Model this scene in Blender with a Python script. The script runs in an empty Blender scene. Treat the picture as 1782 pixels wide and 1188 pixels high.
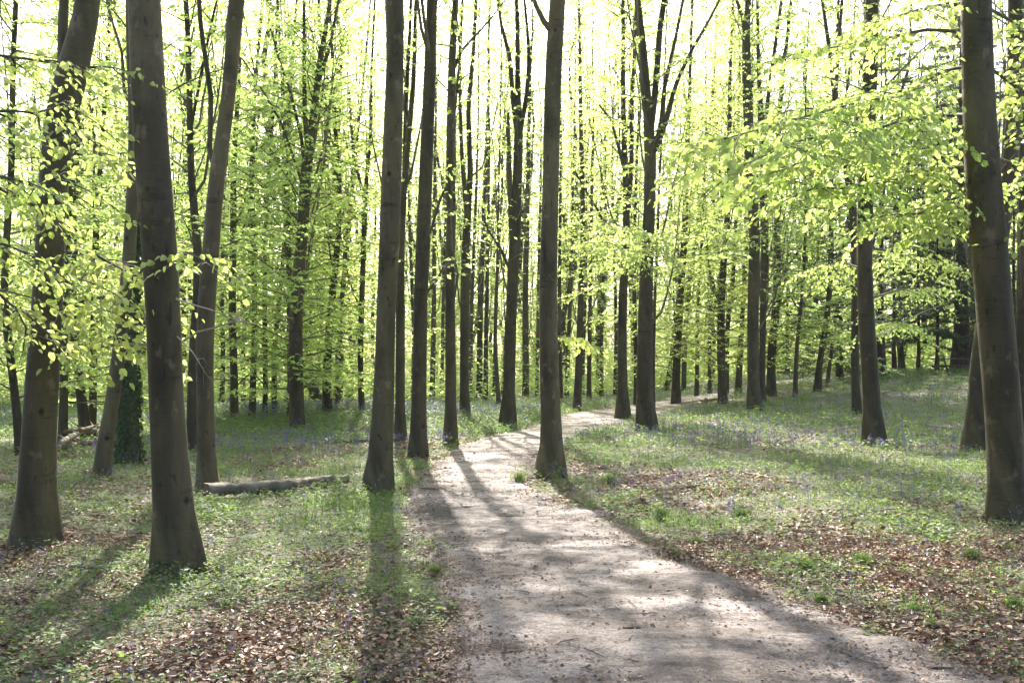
import bpy, math, random
import numpy as np
from mathutils import Vector

# ------------------------------------------------------------------ camera, sky, sun, exposure
S = bpy.context.scene
COL = S.collection
F, CX, HY, CZ = 1700.0, 891.0, 650.0, 1.6          # focal length in photo pixels, centre column, horizon row, eye height
cam_d = bpy.data.cameras.new("camera")
cam = bpy.data.objects.new("camera", cam_d)
COL.objects.link(cam)
cam_d.sensor_width = 36.0
cam_d.lens = 36.0 * F / 1782.0
cam_d.shift_y = (HY - 594.0) / 1782.0
cam_d.clip_end = 1000
cam.location = (0, 0, CZ)
cam.rotation_euler = (math.radians(90), 0, 0)
S.camera = cam

SUN_AZ, SUN_EL = math.radians(-6.4), math.radians(41)
world = bpy.data.worlds.new("World")
S.world = world
world.use_nodes = True
wn = world.node_tree
bg = wn.nodes["Background"]
sky = wn.nodes.new("ShaderNodeTexSky")
sky.sky_type = 'NISHITA'
sky.sun_disc = False
sky.sun_elevation = SUN_EL
sky.sun_rotation = SUN_AZ
sky.air_density = 1.0
sky.dust_density = 3.5
sky.ozone_density = 0.6
wn.links.new(sky.outputs[0], bg.inputs[0])
bg.inputs[1].default_value = 0.135
sl = bpy.data.lights.new("sun", 'SUN')
sun = bpy.data.objects.new("sun", sl)
COL.objects.link(sun)
sl.energy = 5.0
sl.angle = math.radians(0.55)
sl.color = (1.0, 0.95, 0.87)
sd = Vector((math.sin(SUN_AZ) * math.cos(SUN_EL), math.cos(SUN_AZ) * math.cos(SUN_EL), math.sin(SUN_EL)))
sun.rotation_euler = sd.to_track_quat('Z', 'Y').to_euler()
sun.location = sd * 60
S.view_settings.view_transform = 'Standard'
S.view_settings.look = 'None'
S.view_settings.gamma = 1.0
S.view_settings.use_curve_mapping = False
S.view_settings.exposure = 1.8
S.render.engine = 'CYCLES'
cy = S.cycles
cy.max_bounces = 7
cy.diffuse_bounces = 5
cy.glossy_bounces = 2
cy.transmission_bounces = 5
cy.transparent_max_bounces = 4
cy.caustics_reflective = False
cy.caustics_refractive = False
cy.sample_clamp_indirect = 6
cy.use_denoising = True

rng = np.random.default_rng(7)
PI = math.pi

# ------------------------------------------------------------------ terrain height
def sstep(a, b, x):
    t = np.clip((x - a) / (b - a), 0, 1)
    return t * t * (3 - 2 * t)

def hgt(x, y):
    x = np.asarray(x, float); y = np.asarray(y, float)
    rise = 0.068 * np.clip(y - 22, 0, 22) * sstep(4, 20, x)
    ridge = 0.28 * np.exp(-((y - 37) / 4.5) ** 2) * sstep(-1.0, -6, x) * sstep(-22, -14, x)
    und = 0.05 * np.sin(x * 0.45 + 1.3) * np.sin(y * 0.38) * sstep(5, 12, y)
    side = -0.25 * sstep(-5, -14, x) * sstep(9, 16, y)
    return rise + ridge + und + side

def X(px, d): return (px - CX) / F * d
def Z(py, d): return CZ + (HY - py) / F * d

def ground_d(px, py):
    d = np.arange(4.0, 70, 0.05)
    z = Z(py, d)
    hit = np.nonzero(z <= hgt(X(px, d), d))[0]
    return float(d[hit[0]]) if len(hit) else 60.0

# ------------------------------------------------------------------ mesh collector
class MB:
    def __init__(s):
        s.v, s.l, s.n, s.m, s.k = [], [], [], [], 0
    def add(s, verts, faces, mat=0):
        """faces: int array (n, sides)"""
        verts = np.asarray(verts, np.float32).reshape(-1, 3)
        faces = np.asarray(faces, np.int32)
        if len(faces) == 0: return
        s.v.append(verts); s.l.append((faces + s.k).ravel())
        s.n.append(np.full(len(faces), faces.shape[1], np.int32))
        s.m.append(np.full(len(faces), mat, np.int32)); s.k += len(verts)
    def build(s, name, mats, parent=None, smooth=False, offset=None):
        me = bpy.data.meshes.new(name)
        v = np.concatenate(s.v); l = np.concatenate(s.l); n = np.concatenate(s.n); m = np.concatenate(s.m)
        if offset is not None: v = v - np.asarray(offset, np.float32)
        me.vertices.add(len(v)); me.vertices.foreach_set("co", v.ravel())
        me.loops.add(len(l)); me.loops.foreach_set("vertex_index", l)
        me.polygons.add(len(n))
        me.polygons.foreach_set("loop_start", np.concatenate([[0], np.cumsum(n)[:-1]]).astype(np.int32))
        me.polygons.foreach_set("material_index", m)
        sm = np.ones(len(n), bool) if smooth is True else (np.isin(m, smooth) if smooth else np.zeros(len(n), bool))
        me.polygons.foreach_set("use_smooth", sm)
        for mt in (mats if isinstance(mats, (list, tuple)) else [mats]): me.materials.append(mt)
        me.update(calc_edges=True)
        o = bpy.data.objects.new(name, me)
        COL.objects.link(o)
        if parent is not None: o.parent = parent
        return o

def empty(name, loc):
    o = bpy.data.objects.new(name, None)
    o.empty_display_size = 0.2
    o.location = loc
    COL.objects.link(o)
    return o

def tag(o, label=None, cat=None, group=None, kind=None):
    if label: o["label"] = label
    if cat: o["category"] = cat
    if group: o["group"] = group
    if kind: o["kind"] = kind
    return o

def resample(P, n, sm=0.06):
    """smooth polyline of rows (any columns) by arc length"""
    P = np.asarray(P, float)
    if len(P) < 2: return P
    s = np.concatenate([[0], np.cumsum(np.linalg.norm(np.diff(P[:, :3], axis=0), axis=1))])
    m = 160
    t = np.linspace(0, s[-1], m)
    D = np.stack([np.interp(t, s, P[:, c]) for c in range(P.shape[1])], 1)
    w = max(1, int(m * sm))
    if w > 1 and len(P) > 2:
        k = np.hanning(2 * w + 3)[1:-1]; k /= k.sum()
        pad0 = 2 * D[0] - D[1:w + 1][::-1]; pad1 = 2 * D[-1] - D[-w - 1:-1][::-1]
        E = np.concatenate([pad0, D, pad1])
        D = np.stack([np.convolve(E[:, c], k, 'valid') for c in range(E.shape[1])], 1)
    i = np.linspace(0, len(D) - 1, n)
    return np.stack([np.interp(i, np.arange(len(D)), D[:, c]) for c in range(D.shape[1])], 1)

def tube(mb, P, R, sides=8, mat=0, flare=None, cap=False, rough=0.0, seed=0):
    P = np.asarray(P, float); R = np.asarray(R, float); n = len(P)
    T = np.gradient(P, axis=0); T /= np.linalg.norm(T, axis=1)[:, None] + 1e-9
    ref = np.array([0.0, 1.0, 0.0]) if abs(T[0][1]) < 0.8 else np.array([1.0, 0, 0])
    U = np.cross(ref[None], T); U /= np.linalg.norm(U, axis=1)[:, None] + 1e-9
    W = np.cross(T, U)
    a = np.arange(sides) / sides * 2 * PI
    rr = np.repeat(R[:, None], sides, 1)
    g = np.random.default_rng(seed)
    if flare is not None:
        s = np.concatenate([[0], np.cumsum(np.linalg.norm(np.diff(P, axis=0), axis=1))])
        k, ph = g.integers(4, 6), g.uniform(0, 6)
        lob = 0.5 * np.cos(k * a + ph) + 0.3 * np.cos((k - 2) * a + 2.1 * ph)
        rr *= 1 + np.exp(-np.clip(s - flare, 0, None)[:, None] / 0.35) * 0.26 * lob[None]
        rr *= 1 + 0.025 * np.cos(2 * a + ph)[None] + 0.02 * np.cos(3 * a[None] + 0.35 * s[:, None] + ph)
    if rough:
        rr *= 1 + g.normal(0, rough, rr.shape)
    V = P[:, None] + rr[:, :, None] * (np.cos(a)[None, :, None] * U[:, None] + np.sin(a)[None, :, None] * W[:, None])
    i = np.arange(n - 1)[:, None] * sides; j = np.arange(sides)[None]; j2 = (j + 1) % sides
    Fq = np.stack([i + j, i + j2, i + sides + j2, i + sides + j], -1).reshape(-1, 4)
    mb.add(V.reshape(-1, 3), Fq, mat)
    if cap:
        for row in (0, n - 1):
            ring = V[row]; c = ring.mean(0)
            vv = np.concatenate([ring, c[None]])
            q = np.arange(sides)
            f = np.stack([q, (q + 1) % sides, np.full(sides, sides)], 1)
            if row == 0: f = f[:, ::-1]
            mb.add(vv, f, cap if cap is not True else mat)

def norm(v): return v / (np.linalg.norm(v, axis=-1, keepdims=True) + 1e-9)

def leaves(mb, P, D, N, L, W, mat=0, fine=False):
    """P base, D direction, N normal, L length, W width (arrays)"""
    n = len(P)
    if n == 0: return
    D = norm(D); Sd = norm(np.cross(D, N)); N = norm(np.cross(Sd, D))
    L = np.broadcast_to(L, n)[:, None]; W = np.broadcast_to(W, n)[:, None]
    if fine:
        fold = 0.14
        b = P; t = P + D * L - N * L * 0.08
        r1 = P + D * L * .28 + Sd * W * .46 + N * W * fold
        r2 = P + D * L * .68 + Sd * W * .40 + N * W * fold * .6
        l1 = P + D * L * .28 - Sd * W * .46 + N * W * fold
        l2 = P + D * L * .68 - Sd * W * .40 + N * W * fold * .6
        V = np.stack([b, r1, r2, t, l2, l1], 1).reshape(-1, 3)
        k = np.arange(n)[:, None] * 6
        Fq = np.concatenate([k + np.array([[0, 1, 2, 3]]), k + np.array([[0, 3, 4, 5]])])
        mb.add(V, Fq, mat)
    else:
        V = np.stack([P, P + D * L * .5 + Sd * W * .5 + N * W * .12, P + D * L, P + D * L * .5 - Sd * W * .5 + N * W * .12], 1).reshape(-1, 3)
        k = np.arange(n)[:, None] * 4
        mb.add(V, k + np.array([[0, 1, 2, 3]]), mat)

# ------------------------------------------------------------------ materials
def mat(name):
    m = bpy.data.materials.new(name); m.use_nodes = True
    nt = m.node_tree; nt.nodes.clear()
    out = nt.nodes.new("ShaderNodeOutputMaterial")
    return m, nt, out
def N_(nt, t, **kw):
    n = nt.nodes.new(t)
    for k, v in kw.items(): setattr(n, k, v)
    return n
def ramp(nt, fac, stops, interp='LINEAR'):
    r = N_(nt, "ShaderNodeValToRGB"); r.color_ramp.interpolation = interp
    e = r.color_ramp.elements
    while len(e) < len(stops): e.new(0.5)
    for el, (p, c) in zip(e, stops): el.position = p; el.color = (*c, 1)
    nt.links.new(fac, r.inputs[0]); return r.outputs[0]
def noise(nt, scale, detail=4, rough=0.6, vec=None, dist=0.0):
    n = N_(nt, "ShaderNodeTexNoise"); n.inputs["Scale"].default_value = scale
    n.inputs["Detail"].default_value = detail; n.inputs["Roughness"].default_value = rough
    n.inputs["Distortion"].default_value = dist
    if vec is not None: nt.links.new(vec, n.inputs["Vector"])
    return n.outputs["Fac"]
def mapping(nt, scale, coord="Object"):
    t = N_(nt, "ShaderNodeTexCoord"); m = N_(nt, "ShaderNodeMapping"); m.inputs["Scale"].default_value = scale
    nt.links.new(t.outputs[coord], m.inputs["Vector"]); return m.outputs[0]
def mixc(nt, fac, a, b, mode='MIX'):
    m = N_(nt, "ShaderNodeMix", data_type='RGBA', blend_type=mode)
    for s, v in ((m.inputs[0], fac), (m.inputs[6], a), (m.inputs[7], b)):
        if isinstance(v, (int, float)): s.default_value = v
        elif isinstance(v, tuple): s.default_value = (*v, 1)
        else: nt.links.new(v, s)
    return m.outputs[2]

def leaf_mat(name, c0, c1, t0, t1, trans=0.55, gloss=0.06, rough=0.45):
    m, nt, out = mat(name)
    g = N_(nt, "ShaderNodeNewGeometry")
    rnd = g.outputs["Random Per Island"]
    oi = N_(nt, "ShaderNodeObjectInfo")
    col = ramp(nt, rnd, [(0, c0), (1, c1)])
    tcol = ramp(nt, rnd, [(0, t0), (1, t1)])
    hs = N_(nt, "ShaderNodeHueSaturation"); hs2 = N_(nt, "ShaderNodeHueSaturation")
    mr = N_(nt, "ShaderNodeMapRange"); mr.inputs[3].default_value = 0.487; mr.inputs[4].default_value = 0.512
    nt.links.new(oi.outputs["Random"], mr.inputs[0])
    for h, c in ((hs, col), (hs2, tcol)):
        nt.links.new(mr.outputs[0], h.inputs["Hue"]); nt.links.new(c, h.inputs["Color"])
    d = N_(nt, "ShaderNodeBsdfDiffuse"); t = N_(nt, "ShaderNodeBsdfTranslucent"); gl = N_(nt, "ShaderNodeBsdfGlossy")
    gl.inputs["Roughness"].default_value = rough
    nt.links.new(hs.outputs[0], d.inputs[0]); nt.links.new(hs2.outputs[0], t.inputs[0])
    mx = N_(nt, "ShaderNodeMixShader"); mx.inputs[0].default_value = trans
    nt.links.new(d.outputs[0], mx.inputs[1]); nt.links.new(t.outputs[0], mx.inputs[2])
    mg = N_(nt, "ShaderNodeMixShader"); mg.inputs[0].default_value = gloss
    nt.links.new(mx.outputs[0], mg.inputs[1]); nt.links.new(gl.outputs[0], mg.inputs[2])
    nt.links.new(mg.outputs[0], out.inputs[0])
    return m

def bark_mat(name, dark, light, green, amount=0.5, bump=0.35, vs=1.0, scars=True):
    m, nt, out = mat(name)
    v1 = mapping(nt, (1, 1, 0.35)); v2 = mapping(nt, (2.2, 2.2, 11)); v3 = mapping(nt, (14, 14, 5))
    n1 = noise(nt, 2.2 * vs, 5, 0.65, v1, 0.6)
    base = ramp(nt, n1, [(0.3, dark), (0.7, light)])
    n2 = noise(nt, 1.1, 4, 0.6, v1, 0.3)
    gf = ramp(nt, n2, [(0.42, (0, 0, 0)), (0.66, (amount,) * 3)])
    c = mixc(nt, gf, base, green)
    big_ = ramp(nt, noise(nt, 0.9, 3, 0.5, mapping(nt, (1.6, 1.6, 0.5)), 1.0), [(0.32, (0.5, 0.52, 0.48)), (0.5, (1, 1, 1)), (0.66, (1.5, 1.44, 1.34))])
    c = mixc(nt, 1.0, c, big_, 'MULTIPLY')
    pal = ramp(nt, noise(nt, 5.5, 4, 0.6, mapping(nt, (1, 1, 0.7))), [(0.60, (0, 0, 0)), (0.68, (0.45,) * 3)])   # pale lichen
    c = mixc(nt, pal, c, (light[0] * 1.7, light[1] * 1.75, light[2] * 1.8))
    n3 = noise(nt, 1.0, 5, 0.7, v2, 0.4)                       # horizontal wrinkles and lenticels
    wf = ramp(nt, n3, [(0.30, (0.5,) * 3), (0.42, (1, 1, 1)), (0.62, (1, 1, 1)), (0.75, (1.3,) * 3)])
    c = mixc(nt, 1.0, c, wf, 'MULTIPLY')
    n4 = noise(nt, 1.3, 3, 0.5, v3)
    sf = ramp(nt, n4, [(0.30, (0.45,) * 3), (0.37, (1, 1, 1))])
    c = mixc(nt, 1.0, c, sf, 'MULTIPLY')
    vo = N_(nt, "ShaderNodeTexVoronoi"); vo.inputs["Scale"].default_value = 2.3
    nt.links.new(mapping(nt, (1, 1, 0.8)), vo.inputs["Vector"])
    kf = ramp(nt, vo.outputs["Distance"], [(0.05, (0.2,) * 3), (0.10, (1, 1, 1))])   # old branch scars
    c = mixc(nt, 1.0 if scars else 0.0, c, kf, 'MULTIPLY')
    oi = N_(nt, "ShaderNodeObjectInfo")
    mr = N_(nt, "ShaderNodeMapRange"); mr.inputs[3].default_value = 0.8; mr.inputs[4].default_value = 1.2
    nt.links.new(oi.outputs["Random"], mr.inputs[0])
    hs = N_(nt, "ShaderNodeHueSaturation"); nt.links.new(mr.outputs[0], hs.inputs["Value"]); nt.links.new(c, hs.inputs["Color"])
    p = N_(nt, "ShaderNodeBsdfPrincipled"); p.inputs["Roughness"].default_value = 0.75
    p.inputs["Specular IOR Level"].default_value = 0.3
    nt.links.new(hs.outputs[0], p.inputs["Base Color"])
    b = N_(nt, "ShaderNodeBump"); b.inputs["Strength"].default_value = bump; b.inputs["Distance"].default_value = 0.03
    add = N_(nt, "ShaderNodeMath", operation='ADD'); nt.links.new(n3, add.inputs[0]); nt.links.new(n1, add.inputs[1])
    nt.links.new(add.outputs[0], b.inputs["Height"]); nt.links.new(b.outputs[0], p.inputs["Normal"])
    nt.links.new(p.outputs[0], out.inputs[0])
    return m

M_bark = bark_mat("beech_bark", (0.038, 0.028, 0.013), (0.138, 0.104, 0.060), (0.066, 0.070, 0.020), bump=0.6)
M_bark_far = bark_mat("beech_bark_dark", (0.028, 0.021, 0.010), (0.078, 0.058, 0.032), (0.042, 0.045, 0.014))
M_twig = bark_mat("twig_bark", (0.07, 0.055, 0.04), (0.15, 0.12, 0.09), (0.08, 0.08, 0.05), bump=0.1)
M_dead = bark_mat("dead_wood", (0.22, 0.18, 0.14), (0.46, 0.40, 0.33), (0.25, 0.26, 0.18), amount=0.3)
M_log = bark_mat("fallen_log_bark", (0.10, 0.075, 0.055), (0.30, 0.245, 0.185), (0.15, 0.15, 0.08), amount=0.5, bump=.6, scars=False)
M_rot = bark_mat("rotten_wood", (0.09, 0.05, 0.03), (0.24, 0.14, 0.08), (0.12, 0.13, 0.06), amount=0.4)
M_red = bark_mat("redwood_bark", (0.025, 0.012, 0.008), (0.07, 0.03, 0.02), (0.03, 0.025, 0.015), bump=0.8, vs=4)
M_table = bark_mat("weathered_timber", (0.045, 0.038, 0.03), (0.10, 0.085, 0.068), (0.05, 0.055, 0.035), bump=0.2)
M_leaf = leaf_mat("young_beech_leaf", (0.15, 0.22, 0.04), (0.20, 0.27, 0.07), (0.52, 0.69, 0.14), (0.77, 0.87, 0.33), 0.64, 0.04)
M_leaf_near = leaf_mat("near_beech_leaf", (0.14, 0.21, 0.05), (0.21, 0.28, 0.09), (0.50, 0.66, 0.11), (0.76, 0.87, 0.29), 0.62, 0.05, 0.4)
M_herb = leaf_mat("herb_leaf", (0.06, 0.11, 0.03), (0.16, 0.22, 0.075), (0.18, 0.34, 0.05), (0.42, 0.54, 0.13), 0.42, 0.04, 0.5)
M_merc = leaf_mat("mercury_leaf", (0.06, 0.11, 0.04), (0.13, 0.18, 0.08), (0.14, 0.28, 0.06), (0.28, 0.40, 0.12), 0.38, 0.05, 0.45)
M_grass = leaf_mat("grass_blade", (0.055, 0.095, 0.022), (0.12, 0.165, 0.05), (0.13, 0.25, 0.04), (0.28, 0.38, 0.10), 0.42, 0.05, 0.45)
M_litter = leaf_mat("dead_beech_leaf", (0.065, 0.032, 0.017), (0.40, 0.27, 0.175), (0.12, 0.045, 0.02), (0.32, 0.15, 0.07), 0.15, 0.05, 0.45)
M_ivy = leaf_mat("ivy_leaf", (0.02, 0.045, 0.015), (0.05, 0.09, 0.03), (0.04, 0.10, 0.02), (0.08, 0.16, 0.03), 0.15, 0.02, 0.5)
M_needle = leaf_mat("conifer_needle", (0.03, 0.05, 0.022), (0.07, 0.10, 0.045), (0.06, 0.11, 0.02), (0.13, 0.19, 0.04), 0.3, 0.05)
M_bell = leaf_mat("bluebell_petal", (0.12, 0.09, 0.24), (0.24, 0.20, 0.38), (0.12, 0.09, 0.26), (0.2, 0.17, 0.36), 0.4, 0.03)
M_stem = leaf_mat("green_stem", (0.06, 0.10, 0.03), (0.10, 0.14, 0.05), (0.10, 0.2, 0.04), (0.16, 0.3, 0.05), 0.25)

def ground_mat():
    m, nt, out = mat("woodland_soil")
    v = mapping(nt, (1, 1, 1))
    big = noise(nt, 0.32, 4, 0.6, v, 0.4)
    fine = noise(nt, 26, 5, 0.75, v)
    vo = N_(nt, "ShaderNodeTexVoronoi"); vo.inputs["Scale"].default_value = 22; nt.links.new(v, vo.inputs["Vector"])
    litter = ramp(nt, fine, [(0.25, (0.05, 0.03, 0.02)), (0.5, (0.18, 0.11, 0.075)), (0.75, (0.36, 0.25, 0.18))])
    litter = mixc(nt, 0.45, litter, vo.outputs["Color"], 'OVERLAY')
    hs = N_(nt, "ShaderNodeHueSaturation"); hs.inputs["Saturation"].default_value = 0.6; nt.links.new(litter, hs.inputs["Color"])
    green = ramp(nt, fine, [(0.3, (0.035, 0.05, 0.015)), (0.55, (0.09, 0.13, 0.035)), (0.8, (0.19, 0.24, 0.09))])
    gf = ramp(nt, big, [(0.42, (0, 0, 0)), (0.58, (0.75,) * 3)])
    c = mixc(nt, gf, hs.outputs[0], green)
    p = N_(nt, "ShaderNodeBsdfPrincipled"); p.inputs["Roughness"].default_value = 0.9
    nt.links.new(c, p.inputs["Base Color"])
    b = N_(nt, "ShaderNodeBump"); b.inputs["Strength"].default_value = 0.8; b.inputs["Distance"].default_value = 0.04
    nt.links.new(fine, b.inputs["Height"]); nt.links.new(b.outputs[0], p.inputs["Normal"])
    nt.links.new(p.outputs[0], out.inputs[0]); return m

def path_mat():
    m, nt, out = mat("gritty_path")
    v = mapping(nt, (1, 1, 1)); vs = mapping(nt, (0.55, 1.6, 1))
    big = noise(nt, 1.1, 5, 0.62, vs, 0.5)
    grit = noise(nt, 48, 5, 0.85, v)
    mid = noise(nt, 9, 5, 0.7, v)
    base = ramp(nt, big, [(0.30, (0.08, 0.058, 0.045)), (0.46, (0.22, 0.175, 0.15)), (0.64, (0.44, 0.372, 0.335))])
    g = ramp(nt, grit, [(0.32, (0.25,) * 3), (0.5, (0.95,) * 3), (0.68, (1.6, 1.55, 1.52))])
    c = mixc(nt, 1.0, base, g, 'MULTIPLY')
    mf = ramp(nt, mid, [(0.34, (0.38, 0.33, 0.30)), (0.50, (1, 1, 1)), (0.7, (1.12,) * 3)])
    c = mixc(nt, 1.0, c, mf, 'MULTIPLY')
    vo = N_(nt, "ShaderNodeTexVoronoi"); vo.inputs["Scale"].default_value = 14; vo.inputs["Randomness"].default_value = 1
    nt.links.new(mapping(nt, (1, 1.3, 1)), vo.inputs["Vector"])
    sp = ramp(nt, vo.outputs["Distance"], [(0.06, (0.35, 0.28, 0.24)), (0.13, (1, 1, 1))])
    c = mixc(nt, 0.8, c, sp, 'MULTIPLY')
    # churned muddy patch where the path narrows
    t = N_(nt, "ShaderNodeTexCoord")
    mp = N_(nt, "ShaderNodeMapping"); mp.inputs["Location"].default_value = (1.0 / 0.95, -11.4 / 1.15, 0); mp.inputs["Scale"].default_value = (1 / 0.95, 1 / 1.15, 0)
    nt.links.new(t.outputs["Object"], mp.inputs["Vector"])
    ln = N_(nt, "ShaderNodeVectorMath", operation='LENGTH'); nt.links.new(mp.outputs[0], ln.inputs[0])
    ad = N_(nt, "ShaderNodeMath", operation='MULTIPLY_ADD'); ad.inputs[1].default_value = 1.6; nt.links.new(mid, ad.inputs[0]); nt.links.new(ln.outputs["Value"], ad.inputs[2])
    md = ramp(nt, ad.outputs[0], [(0.0, (1,) * 3), (0.62, (1,) * 3), (1.0, (0,) * 3)])
    sc = N_(nt, "ShaderNodeMath", operation='MULTIPLY'); sc.inputs[1].default_value = 0.5; nt.links.new(ad.outputs[0], sc.inputs[0])
    md = ramp(nt, sc.outputs[0], [(0.58, (0.92,) * 3), (0.95, (0,) * 3)])
    c = mixc(nt, md, c, (0.035, 0.027, 0.022))
    p = N_(nt, "ShaderNodeBsdfPrincipled"); p.inputs["Roughness"].default_value = 0.85
    nt.links.new(c, p.inputs["Base Color"])
    b1 = N_(nt, "ShaderNodeBump"); b1.inputs["Strength"].default_value = 0.9; b1.inputs["Distance"].default_value = 0.022
    nt.links.new(grit, b1.inputs["Height"])
    b2 = N_(nt, "ShaderNodeBump"); b2.inputs["Strength"].default_value = 1.0; b2.inputs["Distance"].default_value = 0.05
    nt.links.new(mid, b2.inputs["Height"]); nt.links.new(b1.outputs[0], b2.inputs["Normal"])
    nt.links.new(b2.outputs[0], p.inputs["Normal"])
    nt.links.new(p.outputs[0], out.inputs[0]); return m

M_ground = ground_mat(); M_path = path_mat()

# ------------------------------------------------------------------ ground and path
def axis(near, far, step, grow):
    a = [near]; s = step
    while a[-1] < far: a.append(a[-1] + s); s = s * grow
    return np.array(a)
ys = np.concatenate([np.arange(-6, 50, 0.25), axis(50, 600, 0.6, 1.12)])
xh = np.concatenate([np.arange(0, 24, 0.25), axis(24, 400, 0.6, 1.15)])
xs = np.concatenate([-xh[::-1][:-1], xh])
gx, gy = np.meshgrid(xs, ys)
gz = hgt(gx, gy)
mb = MB()
nx, ny = len(xs), len(ys)
ii = (np.arange(ny - 1)[:, None] * nx + np.arange(nx - 1)[None]).ravel()
mb.add(np.stack([gx, gy, gz], -1).reshape(-1, 3), np.stack([ii, ii + 1, ii + nx + 1, ii + nx], 1))
tag(mb.build("ground", M_ground, smooth=True), kind="structure")

PATH = np.array([(1.0, -0.5, 3.3), (3.0, -0.4, 3.0), (5.06, -.30, 2.52), (5.8, -.36, 2.36), (6.24, -.40, 2.22), (6.94, -.48, 1.95), (7.75, -.62, 1.68), (8.3, -.72, 1.44), (9.07, -.84, 1.27), (10.5, -1.15, 1.25), (11.4, -1.26, 1.0),
    (12.4, -1.38, .6), (13.6, -1.42, .28), (16, -1.37, .24), (18.1, -1.28, .48), (20.9, -1.1, .86), (24.7, -.5, 1.75), (28.6, .35, 2.95),
    (34, 1.5, 4.3), (40, 2.75, 6.7), (44, 4.2, 8.6), (48, 6.5, 12.0), (51, 9.8, 16.5), (53, 13.5, 20.0), (55, 19, 24.0)])
def path_lr(y): return np.interp(y, PATH[:, 0], PATH[:, 1]), np.interp(y, PATH[:, 0], PATH[:, 2])
def wob(y, k):
    return (0.09 * np.sin(y * 3.1 + k) + 0.07 * np.sin(y * 7.7 + 2 * k) + 0.05 * np.sin(y * 17.3 + k) + 0.03 * np.sin(y * 31 + 3 * k)) * np.clip(y / 12, 0.6, 1.6)
def on_path(x, y, m=0.0):
    l, r = path_lr(y)
    return (x > l + wob(y, 1) + m) & (x < r + wob(y, 4) - m) & (y < 55) & (y > 1)
py_ = np.concatenate([np.arange(1, 16, 0.06), np.arange(16, 30, 0.12), np.arange(30, 55, 0.25)])
l, r = path_lr(py_)
l = l + wob(py_, 1); r = r + wob(py_, 4)
u = np.linspace(0, 1, 61)[None]
pxx = l[:, None] * (1 - u) + r[:, None] * u
pyy = np.repeat(py_[:, None], 61, 1)
edge = np.minimum(u, 1 - u) * (r - l)[:, None]
relief = 0.014 * np.sin(pxx * 1.7 + 2.2 * np.sin(pyy * 1.1)) * np.sin(pyy * 2.3 + 1.4 * np.sin(pxx * 2.1)) + 0.009 * np.sin(pxx * 15 + 4 * np.sin(pyy * 7)) * np.sin(pyy * 19 + 3 * np.sin(pxx * 6)) + 0.010 * np.sin(pxx * 3.1 + np.sin(pyy * 1.9) * 1.5) * np.sin(pyy * 3.7 + pxx) + 0.006 * np.sin(pxx * 9 + 3 * np.sin(pyy * 5)) * np.sin(pyy * 11 + pxx * 4)
pzz = hgt(pxx, pyy) + 0.006 + 0.034 * sstep(0, 0.25, edge) + relief * sstep(0, 0.2, edge) - 0.012 * (edge < 1e-4)
mb = MB(); n0, n1 = len(py_), 61
ii = (np.arange(n0 - 1)[:, None] * n1 + np.arange(n1 - 1)[None]).ravel()
mb.add(np.stack([pxx, pyy, pzz], -1).reshape(-1, 3), np.stack([ii, ii + 1, ii + n1 + 1, ii + n1], 1))
tag(mb.build("path", M_path, smooth=True), kind="structure")

# ------------------------------------------------------------------ leafy branch generator
def rot_z(v, a):
    c, s = np.cos(a), np.sin(a)
    return np.stack([v[..., 0] * c - v[..., 1] * s, v[..., 0] * s + v[..., 1] * c, v[..., 2]], -1)

def spray(mb, P, g, tw_len, gap, lsize, lgap, droop=0.25, fine=False, leafmat=1, twigmat=0, t0=0.25, tw_r=0.004, twigs=True, keep=1.0):
    """flat sprays of leaves along the polyline P"""
    seg = np.linalg.norm(np.diff(P, axis=0), axis=1); Ls = seg.sum()
    s = np.concatenate([[0], np.cumsum(seg)])
    k = max(2, int(Ls * (1 - t0) / gap))
    ts = np.linspace(t0, 1.0, k) * Ls
    LP, LD = [], []
    for q, t in enumerate(ts):
        b = np.array([np.interp(t, s, P[:, c]) for c in range(3)])
        b2 = np.array([np.interp(min(t + 0.05, Ls), s, P[:, c]) for c in range(3)]); b1 = np.array([np.interp(max(t - 0.05, 0), s, P[:, c]) for c in range(3)])
        d = norm(b2 - b1)
        sd = 1 if q % 2 else -1
        last = q == k - 1
        a = 0 if last else sd * g.uniform(0.55, 1.1)
        dd = rot_z(d, a); dd[2] = dd[2] * 0.3 + g.normal(0.02, 0.12); dd = norm(dd)
        tl = tw_len * (1.15 - 0.6 * t / Ls) * g.uniform(0.6, 1.25)
        m = max(2, int(tl / lgap))
        f = (np.arange(m) + 1) / m
        pts = b + dd * (f * tl)[:, None]
        pts[:, 2] -= droop * tl * f ** 2
        if twigs:
            tp = np.concatenate([b[None], pts[[m // 2, m - 1]]])
            tube(mb, tp, [tw_r, tw_r * .7, tw_r * .35], 3, twigmat)
        sg = np.where(np.arange(m) % 2, 1, -1) * g.uniform(0.5, 1.0, m)
        ld = rot_z(np.repeat(dd[None], m, 0), sg); ld[:, 2] = g.normal(-0.8 if fine else -0.3, 0.45 if fine else 0.3, m)
        LP.append(pts + g.normal(0, lsize * .12, (m, 3))); LD.append(ld)
    LP = np.concatenate(LP); LD = np.concatenate(LD)
    if keep < 1:
        kk = g.random(len(LP)) < keep; LP, LD = LP[kk], LD[kk]
    n = len(LP)
    tl_ = 0.9 if fine else 0.65
    Nn = np.stack([g.normal(0, tl_, n), g.normal(0, tl_, n), np.ones(n)], 1)
    L = lsize * g.uniform(0.5, 1.3, n)
    leaves(mb, LP, LD, Nn, L, L * g.uniform(0.6, 0.85, n), leafmat, fine)

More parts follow.
